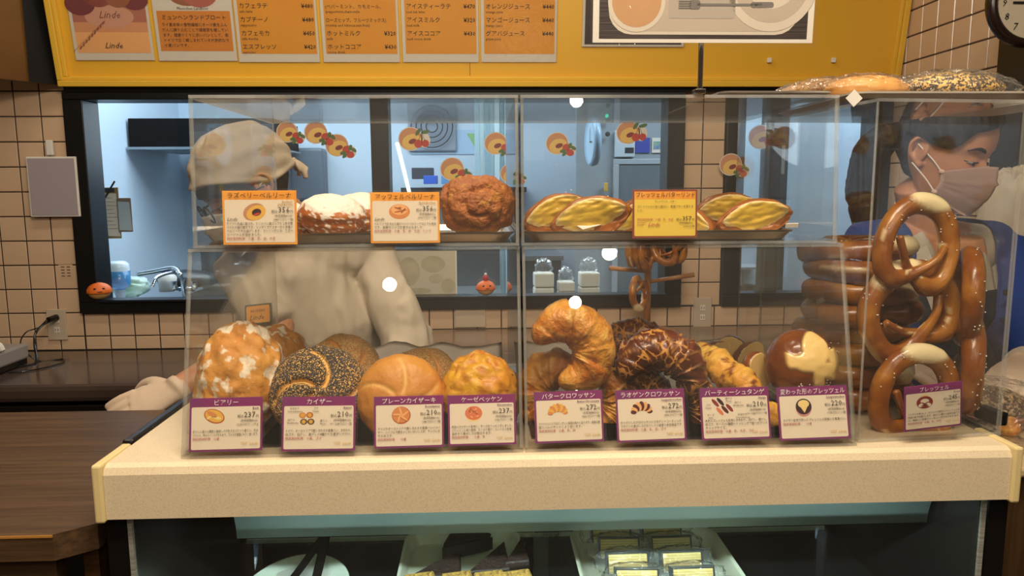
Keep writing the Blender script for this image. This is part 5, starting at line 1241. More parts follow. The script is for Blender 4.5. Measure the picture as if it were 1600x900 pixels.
# clipboards on the left kitchen wall (seen almost face on)
def clip(label, px, py, w_, h_, paper, Y=3.35, extra=True, rz=.2):
    t = thing('clipboard', label, 'clipboard', at(px, py, Y), (PI/2, 0, rz))
    obj('board', B((0, 0, 0), (w_, h_, .006), .002), mat('clip_wood', '8f7a4c', .5) if extra else mat('clip_brown', '7d6a5e', .5), t)
    bm = bmesh.new(); poly(bm, [(-w_*.42, -h_*.44), (w_*.46, -h_*.46), (w_*.40, h_*.38), (-w_*.40, h_*.40)], .005); obj('paper', bm, paper, t)
    if extra:
        obj('clamp', B((0, h_*.45, .006), (w_*.7, .018, .008), .002), M_kd, t)
        bm = bmesh.new(); 
        for i in range(9): poly(bm, [(-w_*.34, h_*.30-i*h_*.075), (w_*(.2+.1*(i % 3)), h_*.30-i*h_*.075), (w_*(.2+.1*(i % 3)), h_*.29-i*h_*.075), (-w_*.34, h_*.29-i*h_*.075)], .0060)
        obj('lettering', bm, mat('pale_ink', '7f8c99', .6), t)
        bm = bmesh.new(); cyl(bm, (-.01, h_*.30, .012), (.035, h_*.62, .016), .004, seg=8); obj('pen', bm, M_ink, t)
    return t
clip('wooden clipboard with a printed sheet and a pen, on the pale kitchen wall', 171, 333, .085, .225, M_paper)
clip('narrow clipboard with a blank grey sheet, next to the pen clipboard', 195, 336, .058, .150, mat('grey_sheet', 'a9bac2', .6), extra=False)
t = thing('wall_thermostat', 'white switch box with a black display on the kitchen wall edge', 'switch', at(149, 310, 3.30), (PI/2, 0, 0))
obj('box', B((0, 0, 0), (.035, .05, .02), .002), M_white, t); obj('display', B((0, .010, .011), (.03, .016, .002)), M_kd, t)
t = thing('wall_outlet', 'pale double outlet low on the kitchen wall beside the clipboards', 'outlet', at(150, 345, 3.30), (PI/2, 0, 0))
obj('plate', B((0, 0, 0), (.03, .085, .01), .002), mat('pale_green_plate', 'c3ccc0', .4), t)
for k in (-1, 1): obj('socket', B((0, k*.02, .006), (.012, .012, .002)), M_kg, t)
# middle pieces: cupboard behind the worker, shelf with boxes
t = thing('water_heater', 'grey two-part appliance on the kitchen wall behind the capped worker', 'appliance', at(480, 300, 5.19))
obj('upper_body', B((0, .08, .12), (.23, .16, .36), .02), mat('appliance_grey', '5f6c78', .4), t); obj('lower_body', B((.0, .08, -.19), (.20, .16, .24), .02), mat('appliance_grey2', '6b7986', .4), t)
t = thing('kitchen_shelf', 'dark kitchen shelf carrying small packages', 'shelf', at(725, 292, 5.08))
obj('board', B((0, .12, -.02), (.85, .30, .035), .003), M_kd, t); obj('bracket', B((-.36, .12, -.12), (.03, .26, .17)), M_kg, t); obj('bracket', B((.36, .12, -.12), (.03, .26, .17)), M_kg, t)
def pkg(label, px, py, s, c, Y=5.12): tag(obj('package', B((0, 0, 0), s, .003), mat('pkg_'+c, c, .5), None, at(px, py, Y)), label, 'box', 'packages on the kitchen shelf')
pkg('dark grey flat package on the kitchen shelf', 661, 271, (.145, .10, .075), '3c4048'); pkg('bright blue package in front of the dark grey one on the shelf', 673, 281, (.09, .09, .055), '2f62c8', 5.0)
pkg('pale blue package beside the bright blue one on the shelf', 697, 281, (.06, .09, .055), '5b94c4', 5.0); pkg('green package at the far end of the kitchen shelf', 716, 285, (.065, .08, .035), '6f9a4a', 5.0); pkg('tall navy package on the shelf half hidden by the strawberry sticker', 700, 272, (.05, .08, .09), '33406b', 5.1)
t = thing('kitchen_counter', 'dark grey kitchen unit under the shelf', 'cabinet', at(770, 440, 4.86))
obj('body', B((0, .2, -.5), (.9, .5, 1.3), .004), mat('unit_grey', '56636d', .35), t); obj('worktop', B((0, .18, .16), (.92, .54, .03)), M_kmet, t)
t = thing('strip_curtain', 'pale striped plastic curtain hanging in the kitchen', 'curtain', at(772, 300, 4.5))
for i in range(8): obj('strip', B((-.10+.03*i, .01*(i % 2), .21), (.028, .004, 1.95), .001), mat('strip_%d' % (i % 3), ('a9c6d0', 'c5dbe0', '8fb0ba')[i % 3], .35), t)
t = thing('menu_banner', 'pale kitchen banner with capital letters and coloured triangles', 'banner', at(725, 222, 5.345), (PI/2, 0, 0))
obj('sheet', B((0, 0, 0), (.75, .17, .004)), mat('banner_blue', 'a9c4dc', .5), t)
bm = bmesh.new(); 
for i, x in enumerate((.02, .10, .20)): poly(bm, [(x, .06), (x+.06, .06), (x+.11, -.06), (x+.07, -.06)], .004)
obj('triangle_print', bm, mat('banner_green', '8fb87a', .5), t); lettering([('AY', -.27, -.045, .15, 0, 'l')], [M_kg], 'lettering', t, .004)
t = thing('wall_fan', 'grey round fan grille high on the kitchen wall', 'fan', at(675, 198, 5.315), (PI/2, 0, 0))
for r in (.04, .075, .11, .145): 
    bm = bmesh.new(); tube(bm, [(r*math.cos(a*PI/16), r*math.sin(a*PI/16), .02) for a in range(33)], .004, 6, cap=False); obj('grille_ring', bm, M_kd, t)
obj('housing', B((0, 0, -.02), (.34, .34, .03), .01), mat('fan_grey', '8c98a4', .4), t)
t = thing('wall_fluorescent', 'slanting white strip lamp leaning on the kitchen wall', 'lamp', at(632, 270, 4.4), (0, -.22, 0)); obj('tube_cover', B((0, 0, 0), (.022, .03, .36), .008), mat('lamp_white', 'eef2e6', .4, emit=.8), t)
# door with clock, control panel and notices
t = thing('kitchen_wall_clock', 'pale blue round kitchen clock seen nearly edge-on', 'clock', at(926, 222, 3.9), (PI/2, 0, -1.5))
obj('rim', lathe([(0, -.02), (.12, -.02), (.125, 0), (.115, .02), (.105, .012), (0, .012)], 40), mat('clock_steel_blue', '8fb0c8', .3), t, smooth=True); bm = bmesh.new(); poly(bm, ell(0, 0, .104, .104, 36), .0135); obj('dial', bm, mat('clock_pale', 'a9c3d6', .4), t)
bm = bmesh.new(); poly(bm, [(-.003, 0), (.003, 0), (.003, .07), (-.003, .07)], .016); poly(bm, [(0, -.003), (.05, -.003), (.05, .003), (0, .003)], .017); obj('hand', bm, M_ink, t)
t = thing('cold_room_door', 'grey steel cold room with a framed dark door window', 'door', at(1000, 330, 4.3))
obj('wall_panel', B((.0, .03, -.29), (.75, .04, 2.2), .002), mat('cold_panel', '8c979e', .4), t)
bm = bmesh.new(); B2((-.13, -.015, -.50), (.33, .01, .27), .003, bm); obj('door_leaf', bm, mat('door_leaf_grey', '69747b', .35), t)
bm = bmesh.new(); B2((-.16, -.02, .27), (.36, .01, .30), .002, bm); B2((-.16, -.02, -.5), (-.13, .01, .27), .002, bm); obj('door_frame', bm, mat('door_frame_grey', 'a0aab0', .35), t)
for i, z in enumerate((.62, .54, .46)): obj('knob', lathe([(0, 0), (.014, 0), (.014, .01), (0, .012)], 14), M_kd, t, (-.20, -.02, z-.02), (PI/2, 0, 0))
obj('indicator', lathe([(0, 0), (.010, 0), (.010, .006), (0, .008)], 12), mat('green_lamp', '19c79a', .3, emit=2.0), t, (-.205, -.02, -.03), (PI/2, 0, 0))
obj('lock', B((-.205, -.02, .14), (.02, .02, .05), .003), M_gold, t)
obj('lever', B((-.30, -.02, -.02), (.03, .02, .12), .004), M_kg, t)
t = thing('control_box', 'pale wall control box with a small dark display', 'panel', at(976, 225, 4.29)); obj('box', B((0, 0, 0), (.115, .03, .15), .004), mat('box_pale', 'b9c4cc', .4), t); obj('display', B((.025, -.017, -.035), (.05, .004, .028)), M_kd, t)
t = thing('notice_sheet', 'blue notice beside the control box in the kitchen', 'notice', at(1004, 227, 4.305)); obj('sheet', B((0, 0, 0), (.085, .004, .085)), mat('notice_blue', '3147a0', .5), t)
t = thing('notice_sheet', 'pale notice with a coloured table, next to the blue notice', 'notice', at(1030, 227, 4.305)); obj('sheet', B((0, 0, 0), (.085, .004, .085)), M_paper, t); obj('table_print', B((0, -.0025, 0), (.07, .001, .045)), mat('table_green', '8fb08a', .5, col2='5f7ab0', scale=30), t)
# napkin stacks on the kitchen ledge
ledge = thing('pass_ledge', 'kitchen-side steel ledge just behind the window', 'ledge', (-.4, 3.22, .99)); obj('board', B((0, .02, -.01), (2.4, .17, .02), .002), M_kmet, ledge)
for i, (px, py, w_, h_, lb_) in enumerate([(849, 437, .085, .13, 'stack of white paper napkins nearest the case divider on the kitchen ledge'), (920, 437, .085, .13, 'stack of white paper napkins nearer the pretzel stand on the kitchen ledge'), (884, 447, .07, .09, 'low white napkin pack between the two napkin stacks')]):
    t = thing('napkin_stack', lb_, 'napkins', (at(px, py, 3.24).x, 3.24, 1.001), (0, 0, .05), 'napkin packs behind the window')
    for k in range(2): obj('napkin_pack', B((0, 0, h_*(.25+.5*k)), (w_, .08, h_*.48), .006), mat('napkin', 'd8d4c8', .7), t)
    me = blob('plastic_wrap', w_*.45, .035, .04, .4, 4, i, 32, 18); me.materials.append(M_film); o = bpy.data.objects.new('plastic_wrap', me); C.objects.link(o); o.parent = t; o.location = (0, 0, h_+.02)
# posters / stickers on the window
def sticker(px, py, s, fruit, label, rot=0, Y=3.035):
    t = thing('window_sticker', label, 'sticker', at(px, py, Y), (PI/2, rot, 0), 'jam doughnut stickers on the kitchen window')
    cols = [M_paper, M_bl['c58a63'], mat('st_yellow', 'e0b865', .5), mat('st_jam', '7a2a28', .5), mat('st_red', 'b83a30', .5), mat('st_leaf', '4c6a38', .5)]
    bm = bmesh.new(); e = lambda x, y, rx, ry, z, m_, a=0: poly(bm, ell(x*s, y*s, rx*s, ry*s, 22, a), z*.0002, m_)
    e(-.2, .05, 1.02, .98, 1, 0, .3)
    e(-.2, .06, .94, .9, 3, 1, .3); e(-.1, -.18, .82, .62, 4, 2, .35); e(-.02, -.15, .34, .2, 5, 3, .35)
    if fruit == 'cherry':
        e(.95, -.05, .5, .62, 1, 0); e(.45, -.35, .34, .34, 6, 4); e(1.05, -.32, .3, .3, 6, 4)
        for a in (.6, 2.4): e(.75+.4*math.cos(a), .62, .36, .15, 6, 5, a*.4)
        for x in (.45, 1.0): poly(bm, [((x-.02)*s, -.1*s), ((x+.02)*s, -.1*s), (.78*s, .6*s), (.74*s, .6*s)], .0012, 5)
    else:
        e(.85, -.5, .62, .55, 1, 0)
        e(.6, -.3, .34, .3, 6, 4, .4); e(.95, -.75, .34, .3, 6, 4, -.3)
        for x, y, a in ((.3, -.6, .3), (.95, -.15, 1.2), (1.25, -.35, -.5), (.45, -.85, .8)): e(x, y, .26, .15, 7, 5, a)
    obj('printed_shape', bm, cols, t); return t
for a in [(497, 208, .046, 'berry', 'doughnut sticker just left of the strawberry pair'), (530, 228, .046, 'berry', 'strawberry doughnut sticker lowest of the pair beside the capped worker'), (452, 207, .042, 'berry', 'doughnut sticker with red berries over the worker\'s cap'),
          (335, 225, .045, 'cherry', 'cherry doughnut sticker in front of the dark hood'), (645, 218, .048, 'cherry', 'cherry doughnut sticker in the clear middle of the window beside the mullion'), (710, 265, .048, 'berry', 'strawberry doughnut sticker right above the coiled apple doughnut'),
          (778, 225, .046, 'berry', 'doughnut sticker over the striped curtain'), (800, 272, .040, 'berry', 'small berry sticker seen by the case divider'), (874, 225, .046, 'berry', 'red berry doughnut sticker between the divider and the kitchen clock'), (985, 208, .048, 'cherry', 'cherry doughnut sticker over the blue kitchen notice')]:
    sticker(*a)
sticker(1145, 258, .045, 'berry', 'doughnut sticker on the frame beside the tiled pillar', Y=2.96)
sticker(1192, 215, .05, 'cherry', 'pale cherry doughnut sticker on the second window')
t = thing('food_print', 'pale faded food photo sheet standing inside the kitchen window', 'poster', at(662, 428, 3.045), (PI/2, 0, 0))
obj('sheet', B((0, 0, 0), (.27, .19, .002)), mat('faded_sheet', 'c2bba6', .6), t)
bm = bmesh.new(); M_f2 = mat('faded_shape', 'aaa388', .6, col2='b8b198', scale=20)
for x, y, a, b_ in ((-.06, .01, .045, .06), (.04, .04, .05, .035), (.05, -.02, .03, .02), (.1, -.05, .03, .03), (-.02, -.07, .05, .012)): poly(bm, ell(x, y, a, b_), .0015+abs(x)*.001)
obj('printed_shape', bm, M_f2, t); obj('border', B((.134, 0, .0015), (.006, .19, .001)), M_white, t)
# pumpkin buns on the sill
def pumpkin(px, py, label, hat=False, rz=0, s=1.0):
    p = at(px, py, 2.99); t = thing('pumpkin_bun', label, 'toy', (p.x, 2.985, 1.068+.027*s), (0, 0, rz), 'little squeezy pumpkin buns on the window sill'); t.scale = (s,)*3
    me = blob('top', .041, .034, .034, .02, 3, 1, 36, 24, None, lambda x, y, z, q: (q[0]*(1-.04*abs(math.sin(4*math.atan2(y, x)))), q[1], max(q[2], -.004))); me.materials.append(mat('pumpkin_orange', 'dd6a1e', .5)); o = bpy.data.objects.new('pumpkin_top', me); C.objects.link(o); o.parent = t
    me = blob('bottom', .036, .030, .027, .02, 3, 1, 36, 20, None, lambda x, y, z, q: (q[0], q[1], min(q[2], .0))); me.materials.append(mat('bun_tan', 'c9985a', .5)); o = bpy.data.objects.new('bun_base', me); C.objects.link(o); o.parent = t
    for x, z in ((-.015, .014), (.012, .014), (0, .003)):
        o = obj('face_mark', ball(bmesh.new(), (0, 0, 0), (.0045 if z > .01 else .009, .002, .0035 if z > .01 else .002)), M_ink, t, (x, -.033+abs(x)*.2+z*.12, z))
    if hat:
        obj('red_knob', ball(bmesh.new(), (0, 0, 0), (.012, .012, .014)), M_red, t, (0, 0, .042)); obj('white_knob', ball(bmesh.new(), (0, 0, 0), (.006, .006, .006)), M_white, t, (0, 0, .058))
    return t
pumpkin(157, 462, 'orange pumpkin bun with white spots at the corner of the window sill', rz=.5, s=1.12)
pumpkin(622, 455, 'plain orange pumpkin bun by the faded food sheet on the sill', rz=0)
pumpkin(759, 452, 'orange pumpkin bun wearing a red knob, on the sill', True, .2)
tag(obj('paper_scrap', B((0, 0, 0), (.03, .001, .02), 0, (0, .5, 0)), M_paper, None, at(595, 478, 2.965)), 'tiny torn paper stuck to the black window frame', 'paper')
# second window room: pale lockers, dark gap with a numbered sheet, small shelf
t = thing('pale_locker', 'tall pale blue partition seen through the second window', 'partition', (2.03, 3.9, 0)); obj('panel', B((0, 0, 1.3), (.80, .05, 2.5), .003), mat('locker_blue', 'b7cadb', .5), t)
t = thing('narrow_locker', 'narrow pale panel beside the dark gap behind the second window', 'partition', (1.485, 4.0, 0)); obj('panel', B((0, 0, 1.3), (.17, .05, 2.5), .003), mat('locker_blue2', 'b0c6d8', .5), t)
t = thing('dark_locker_gap', 'dark upright between the pale panels behind the second window', 'partition', (1.72, 4.2, 0)); obj('panel', B((0, 0, 1.3), (.24, .04, 2.5)), M_kg if 0 else mat('gap_dark', '3d444c', .5), t)
t = thing('number_sheet', 'white sheet with a bold figure and a red strip behind the second window', 'notice', at(1215, 248, 4.178), (PI/2, 0, 0)); obj('sheet', B((0, 0, 0), (.085, .17, .002)), M_paper, t); obj('red_strip', B((0, .08, .0015), (.085, .012, .001)), M_red, t); lettering([('6', 0, -.03, .12, 0, 'c', .04)], [M_ink], 'lettering', t, .003)
t = thing('shelf_unit', 'small shelf with dark pots low behind the second window', 'shelf', at(1165, 445, 3.9)); obj('board', B((0, 0, .10), (.12, .2, .012)), M_kg, t); obj('post', B((-.02, 0, 0), (.012, .012, .2)), M_kg, t); obj('pot', lathe([(0, -.06), (.05, -.06), (.055, .0), (0, 0)], 18), M_kd, t); obj('board', B((0, 0, -.07), (.14, .2, .012)), M_kg, t)
# white bag by the dark post
t = thing('white_paper_bag', 'crumpled white paper bag with folded top behind the masked person', 'bag', at(1590, 330, 2.06), (0, 0, -.2))
def bg(x, y, z, p): return (p[0]*(1-.15*z), p[1], p[2]+.01*nz(x, y, z, 4, 2, 3))
me = blob('bag_body', .10, .06, .125, .07, 3, 5, 56, 36, None, bg, .55); me.materials.append(mat('bag_white', 'c3b6a4', .6, bump=.5, bscale=14)); o = bpy.data.objects.new('bag_body', me); C.objects.link(o); o.parent = t
obj('folded_top', B((.02, -.03, .095), (.12, .02, .035), .006, (0, .08, 0)), bpy.data.materials['bag_white'], t)
t = thing('wall_shelf', 'pale shelf fixed low on the dark post, carrying the white paper bag', 'shelf', (1.53, 2.10, 1.295)); obj('board', B((0, 0, -.01), (.30, .20, .02), .002), M_cream, t); obj('bracket', B((.10, .02, -.06), (.02, .12, .09)), M_cap, t)
# ================================================================ people
M_skin = mat('skin', 'bd8560', 0.5, col2='b47c58', scale=14, sub=.1)
M_hair = mat('dark_brown_hair', '140d0b', 0.55, col2='2a1d17', scale=30, stretch=(1, .15, 1), bump=.4, bscale=90, spec=.2)
M_lash = mat('lash_dark', '1a1210', .6)
M_coat = mat('ivory_work_coat', 'bdae98', 0.8, bump=.5, bscale=9)
M_capf = mat('pale_cap_cloth', 'b5a48c', 0.8, col2='a8977f', scale=20, bump=.5, bscale=14)
M_glove = mat('powdered_glove', 'cdb59c', 0.55, bump=.35, bscale=30)
M_mask = mat('rose_white_mask', 'cbaa9c', 0.8, bump=.2, bscale=40)
M_cardi = mat('blue_cardigan_knit', '1a3472', 0.9, bump=.3, bscale=260)
M_blouse = mat('white_blouse', 'b5a999', 0.8, bump=.4, bscale=16)
M_apron = mat('dark_navy_apron', '161c2a', 0.7)

def headM(c, yaw, pitch, roll=0):
    return Matrix.Translation(c) @ Matrix.Rotation(yaw, 4, 'Z') @ Matrix.Rotation(pitch, 4, 'X') @ Matrix.Rotation(roll, 4, 'Y')
HZ = [-.120, -.110, -.092, -.070, -.048, -.020, .0, .030, .060, .090, .112, .126]
HWX = [.014, .034, .047, .056, .062, .068, .0705, .0745, .0750, .0670, .0480, .012]
HYF = [.060, .086, .090, .086, .0850, .0850, .0845, .0895, .0860, .0700, .0460, .012]
HYB = [-.030, -.010, .012, .036, .058, .080, .092, .103, .106, .096, .068, .018]
def interp(T, z):
    z = max(HZ[0], min(HZ[-1], z))
    for k in range(len(HZ)-1):
        if z <= HZ[k+1]:
            f = (z-HZ[k])/(HZ[k+1]-HZ[k]); a, b = T[k], T[k+1]; m0 = (b-T[k-1])/2 if k else b-a; m1 = (T[k+2]-a)/2 if k+2 < len(T) else b-a
            return (2*f**3-3*f*f+1)*a+(f**3-2*f*f+f)*m0+(3*f*f-2*f**3)*b+(f**3-f*f)*m1
    return T[-1]
G2 = lambda x, s_: math.exp(-(x/s_)**2)
def head_pt(a, z, off=0.0, feat=True):
    """surface point at azimuth a (0 = face front, + to +x) and height z over eye level"""
    ca, sa = math.cos(a), math.sin(a); w_ = interp(HWX, z); y_ = interp(HYF, z) if ca > 0 else interp(HYB, z)
    e = .88 if ca > 0 else 1.0
    x = math.copysign(abs(sa)**e, sa)*(w_+off); y = -math.copysign(abs(ca)**1.0, ca)*(abs(y_)+off) if y_ > 0 or ca > 0 else -ca*(y_)
    if feat and ca > 0:
        t = sst(.008, -.040, z); nose = (.004+.021*t)*G2(x, .0075+.006*t)*(1-sst(-.044, -.056, z))*sst(.030, .006, z)
        nose += .006*(G2(x-.013, .006)+G2(x+.013, .006))*G2(z+.042, .008)
        eye = 0
        for s_ in (-1, 1): eye += -.0085*G2(x-s_*.031, .019)*G2(z-.004, .014)+.0060*G2(x-s_*.031, .0125)*G2(z+.001, .0080)+.0022*G2(x-s_*.032, .022)*G2(z-.022, .008)+.002*G2(x-s_*.045, .02)*G2(z+.026, .02)
        lips = .006*G2(x, .022)*(G2(z+.068, .0055)+G2(z+.080, .006))-.003*G2(x, .02)*G2(z+.0735, .002)-.002*G2(x, .03)*G2(z+.090, .006)
        y -= nose+eye+lips+.004*G2(x, .018)*G2(z+.104, .012)
    return Vector((x, y, z))
def head_shell(fn, nu=120, nv=96, z0=-.120, z1=.126):
    """closed head-shaped surface; fn(a, z) -> offset along the head's own widening"""
    def f(u, v):
        a = (u*2-1)*PI; q = v; z = z0+(z1-z0)*(.5-.5*math.cos(PI*q))
        if v <= 0: return (0, -.02, z0-.002, 0)
        if v >= 1: return (0, .01, z1+.002+fn(0, z1), 0)
        o = fn(a, z); p = head_pt(a, z, o, feat=o <= 0); zz = z+max(0, o)*sst(.06, .126, z)
        return (p.x, p.y, zz, 0)
    return surf('head', f, nu, nv)
def head_bm():
    bm = bmesh.new(); me = head_shell(lambda a, z: 0.0); bm.from_mesh(me); bpy.data.meshes.remove(me)
    for s in (-1, 1):
        rim = catmull([(s*.070, .000, -.004), (s*.077, .004, .018), (s*.083, .020, .026), (s*.085, .033, .012), (s*.081, .032, -.008), (s*.075, .020, -.024), (s*.071, .008, -.034)], 5)
        tube(bm, rim, .0042, 10); ball(bm, (s*.074, .014, -.002), (.0045, .018, .026), (.2, 0, s*.3)); ball(bm, (s*.0735, .010, -.028), (.006, .008, .009))
    return bm
def hand_bm(bm, Mx, side=1, curl=(.25, .35, .45, .55), grow=0, tc_=.35, sc=1.0, spread=.5):
    b = bmesh.new(); g = grow
    tube(b, [(-.03, 0, 0), (0, 0, 0), (.03, 0, 0), (.065, 0, 0), (.092, 0, -.002)], [(.026+g, .021+g), (.027+g, .019+g), (.036+g, .016+g), (.041+g, .014+g), (.038+g, .012+g)], 16)
    for k, (y, L, c) in enumerate(zip((-.031, -.0105, .0105, .030), (.060, .074, .080, .072), curl[::-1])):
        p = Vector((.082, side*y, 0)); a = c*.6; pts = [p]; fan = side*y*3
        for q, f in enumerate((.42, .32, .26)):
            p = p+Vector((math.cos(a)*L*f, fan*spread*L*f, -math.sin(a)*L*f)); pts.append(p); a += c
        tube(b, catmull(pts, 4), [(.0098-.0028*i/12)+g for i in range(13)], 10)
    pts = [Vector((.012, side*.022, -.004)), Vector((.040, side*.048, -.010)), Vector((.066, side*.062, -.016-.02*tc_)), Vector((.088, side*.064, -.020-.05*tc_))]
    tube(b, catmull(pts, 4), [(.0135-.0045*i/12)+g for i in range(13)], 10)
    bmesh.ops.scale(b, vec=(sc,)*3, verts=b.verts); bmesh.ops.transform(b, matrix=Mx, verts=b.verts)
    me = bpy.data.meshes.new('h'); b.to_mesh(me); b.free(); bm.from_mesh(me); bpy.data.meshes.remove(me)
def merge(bm, b, Mx):
    bmesh.ops.transform(b, matrix=Mx, verts=b.verts); me = bpy.data.meshes.new('h'); b.to_mesh(me); b.free(); bm.from_mesh(me); bpy.data.meshes.remove(me)
def frame(p, q, upz=(0, 0, 1)):
    """matrix at p with +X towards q and Z roughly up"""
    x = (Vector(q)-Vector(p)).normalized(); z = Vector(upz); y = z.cross(x).normalized(); z = x.cross(y)
    m = Matrix((x, y, z)).transposed().to_4x4(); m.translation = Vector(p); return m
def limb(bm, pts, rads, seg=18, n=5):
    P_ = catmull(pts, n); R = []
    for i in range(len(P_)):
        t = i/n; k = min(int(t), len(rads)-2); f = t-k; a, b = rads[k], rads[k+1]
        a = a if isinstance(a, tuple) else (a, a); b = b if isinstance(b, tuple) else (b, b)
        R.append((a[0]+(b[0]-a[0])*f, a[1]+(b[1]-a[1])*f))
    tube(bm, P_, R, seg)
def shift(me, base): me.transform(Matrix.Translation(-Vector(base))); return me
def sockets(me, HM): pass
def eyes(parent, HM, base):
    """downcast eyes: a sliver of eye under the lid, lashes and brows, set on the head's own surface"""
    for s in (-1, 1):
        az = lambda x, z: s*math.asin(min(.99, (abs(x)/interp(HWX, z))**(1/.88)))
        P = lambda x, z, o=.0: head_pt(az(x, z), z)+Vector((0, -o, 0))
        c = P(.031, -.005); b = ball(bmesh.new(), c+Vector((0, .0055, 0)), (.0120, .0085, .0036), (0, 0, s*.35), 20); e = obj('eyeball', shift_bm(b, HM, base), mat('eye_white_%d' % s, '86766b', .6), parent, smooth=True)
        b = ball(bmesh.new(), c+Vector((-s*0, -.0015, -.0010)), (.0048, .0030, .0040), None, 14); obj('iris', shift_bm(b, HM, base), M_lash, e, smooth=True)
        b = bmesh.new(); tube(b, catmull([P(x, -.0025-.10*(x-.030)**2*60*.02-.0018*math.sin(PI*(x-.017)/.029), .0006) for x in (.017, .021, .026, .031, .036, .041, .046)], 3), .0010, 6); obj('lashes', shift_bm(b, HM, base), M_lash, parent)
        b = bmesh.new(); q = [P(x, z, .0002) for x, z in ((.014, .0195), (.022, .0225), (.032, .0250), (.041, .0240), (.050, .0180))]; tube(b, catmull(q, 5), [(.0008+.0012*math.sin(PI*i/20), .0014+.0022*math.sin(PI*min(1, (i+4)/22))) for i in range(21)], 8); obj('eyebrow', shift_bm(b, HM, base), M_hair, parent)
def shift_bm(b, M4, base):
    bmesh.ops.transform(b, matrix=Matrix.Translation(-Vector(base)) @ M4, verts=b.verts); return b
def mask_part(parent, HM, base, m, fish=True):
    """folded face mask: a shell over nose, cheeks and chin with ear loops"""
    bm = bmesh.new(); g = []
    nu_, nv_ = 28, 20
    for j in range(nv_+1):
        v = j/nv_; row = []
        for i in range(nu_+1):
            u = i/nu_*2-1; top = -.004-.030*abs(u)**1.5; bot = -.118+.040*abs(u)**1.6; z = top+(bot-top)*v
            a = u*1.22; mid = 1-abs(v-.42)*.5
            ridge = .014*math.exp(-(u/.16)**2)*sst(1.0, .25, v)+.006*math.exp(-(u/.35)**2)
            rx, ry = .066, .088+.012*math.sin(PI*min(1, v*.9+.05))
            y = -(ry*math.cos(a)+ridge)-.001+ (.012*(v-.55)**2*4 if v > .55 else 0)
            x = rx*math.sin(a)*1.04*(1-.10*v)
            fold = .0045*math.exp(-((v-.30-.12*abs(u))/.018)**2)-.004*math.exp(-((v-.72+.1*abs(u))/.018)**2)
            row.append(bm.verts.new((x, y-fold-.004, z)))
        g.append(row)
    for j in range(nv_):
        for i in range(nu_): bm.faces.new((g[j][i], g[j][i+1], g[j+1][i+1], g[j+1][i]))
    bmesh.ops.solidify(bm, geom=bm.faces[:], thickness=.0012)
    o = obj('face_mask', shift_bm(bm, HM, base), m, parent, smooth=True)
    for s in (-1, 1):
        for z0, z1 in ((-.034, .012), (-.078, -.028)):
            b = bmesh.new(); tube(b, catmull([(s*.062, -.036, z0), (s*.071, -.014, (z0*1.2+z1)/2.2), (s*.083, .020, z1)], 5), .0016, 6); obj('ear_loop', shift_bm(b, HM, base), M_white, o)
            b = ball(bmesh.new(), (s*.0625, -.037, z0), (.004, .006, .005)); obj('loop_tab', shift_bm(b, HM, base), m, o, smooth=True)

# ---------------------------------------------------------------- the person in cap and ivory coat
base = Vector((-.40, 2.02, 0))
HM = headM(Vector((-.512, 1.655, 1.500)), -1.02, .50, 0)
wr, tip = at(272, 612, 1.50), at(160, 652, 1.47)
elb, sh1, sh2 = Vector((-.47, 1.68, 1.17)), Vector((-.575, 1.76, 1.335)), Vector((-.285, 1.87, 1.35))
other_el, other_wr = Vector((-.18, 1.74, 1.13)), Vector((-.23, 1.56, 1.04))
neck = HM @ Vector((0, .03, -.075)); nb = Vector((-.42, 1.80, 1.375)); chest, hip = Vector((-.43, 1.82, 1.20)), Vector((-.39, 2.00, .92))
bm = bmesh.new(); merge(bm, head_bm(), HM)
limb(bm, [neck, (neck+nb)/2, nb], [.054, .056, .062]); limb(bm, [nb, chest, (chest+hip)/2, hip], [(.10, .07), (.15, .10), (.14, .10), (.16, .11)])
limb(bm, [sh1, nb, sh2], [.052, .07, .052])
limb(bm, [sh1, (sh1+elb)/2, elb, (elb+wr)/2, wr], [.052, .044, .038, .036, .026]); limb(bm, [sh2, (sh2+other_el)/2, other_el, other_wr], [.052, .044, .038, .026])
hand_bm(bm, frame(wr, tip, (0, -.75, .65)), -1, (.18, .22, .26, .3), 0, .5, .9, .2); hand_bm(bm, frame(other_wr, other_wr+Vector((-.1, -.3, -.1)), (0, -.3, 1)), 1)
for s in (-1, 1): limb(bm, [hip+Vector((s*.09, 0, -.02)), Vector((-.39+s*.11, 1.99, .50)), Vector((-.39+s*.11, 2.03, .09))], [.085, .058, .042]); limb(bm, [Vector((-.39+s*.11, 2.06, .05)), Vector((-.39+s*.13, 1.92, .035))], [.042, .034])
wk = thing('person', 'person in ivory coat, pale cloth cap and glasses bending and reaching over the counter', 'person', base)
me = remeshed(bm, .0034, 1, 'body'); sockets(me, HM); obj('body', shift(me, base), M_skin, wk)
eyes(wk, HM, base)
bm = bmesh.new()
limb(bm, [nb-Vector((0, 0, .012)), chest, (chest+hip)/2, hip, Vector((-.39, 2.0, .62))], [(.11, .085), (.175, .125), (.175, .13), (.19, .14), (.20, .15)])
limb(bm, [sh1+Vector((0, 0, .006)), nb-Vector((0, 0, .018)), sh2], [.078, .098, .074]); ball(bm, nb-Vector((0, 0, .01)), (.082, .078, .05)); limb(bm, [sh1, (sh1+elb)/2, elb+(sh1-elb)*.12], [.068, .062, .058]); limb(bm, [sh2, (sh2+other_el)/2, other_el, other_wr-Vector((0, -.05, 0))], [.068, .060, .056, .046])
me = remeshed(bm, .006, 6, 'coat')
displace(me, lambda q: (lambda f: .010*f+.006*math.sin(q.x*75+q.y*30+q.z*14+6*f)*(.5+f))(nz(q.x, q.y, q.z*.5, 7, 3, 4)))
coat = obj('work_coat', shift(me, base), M_coat, wk)
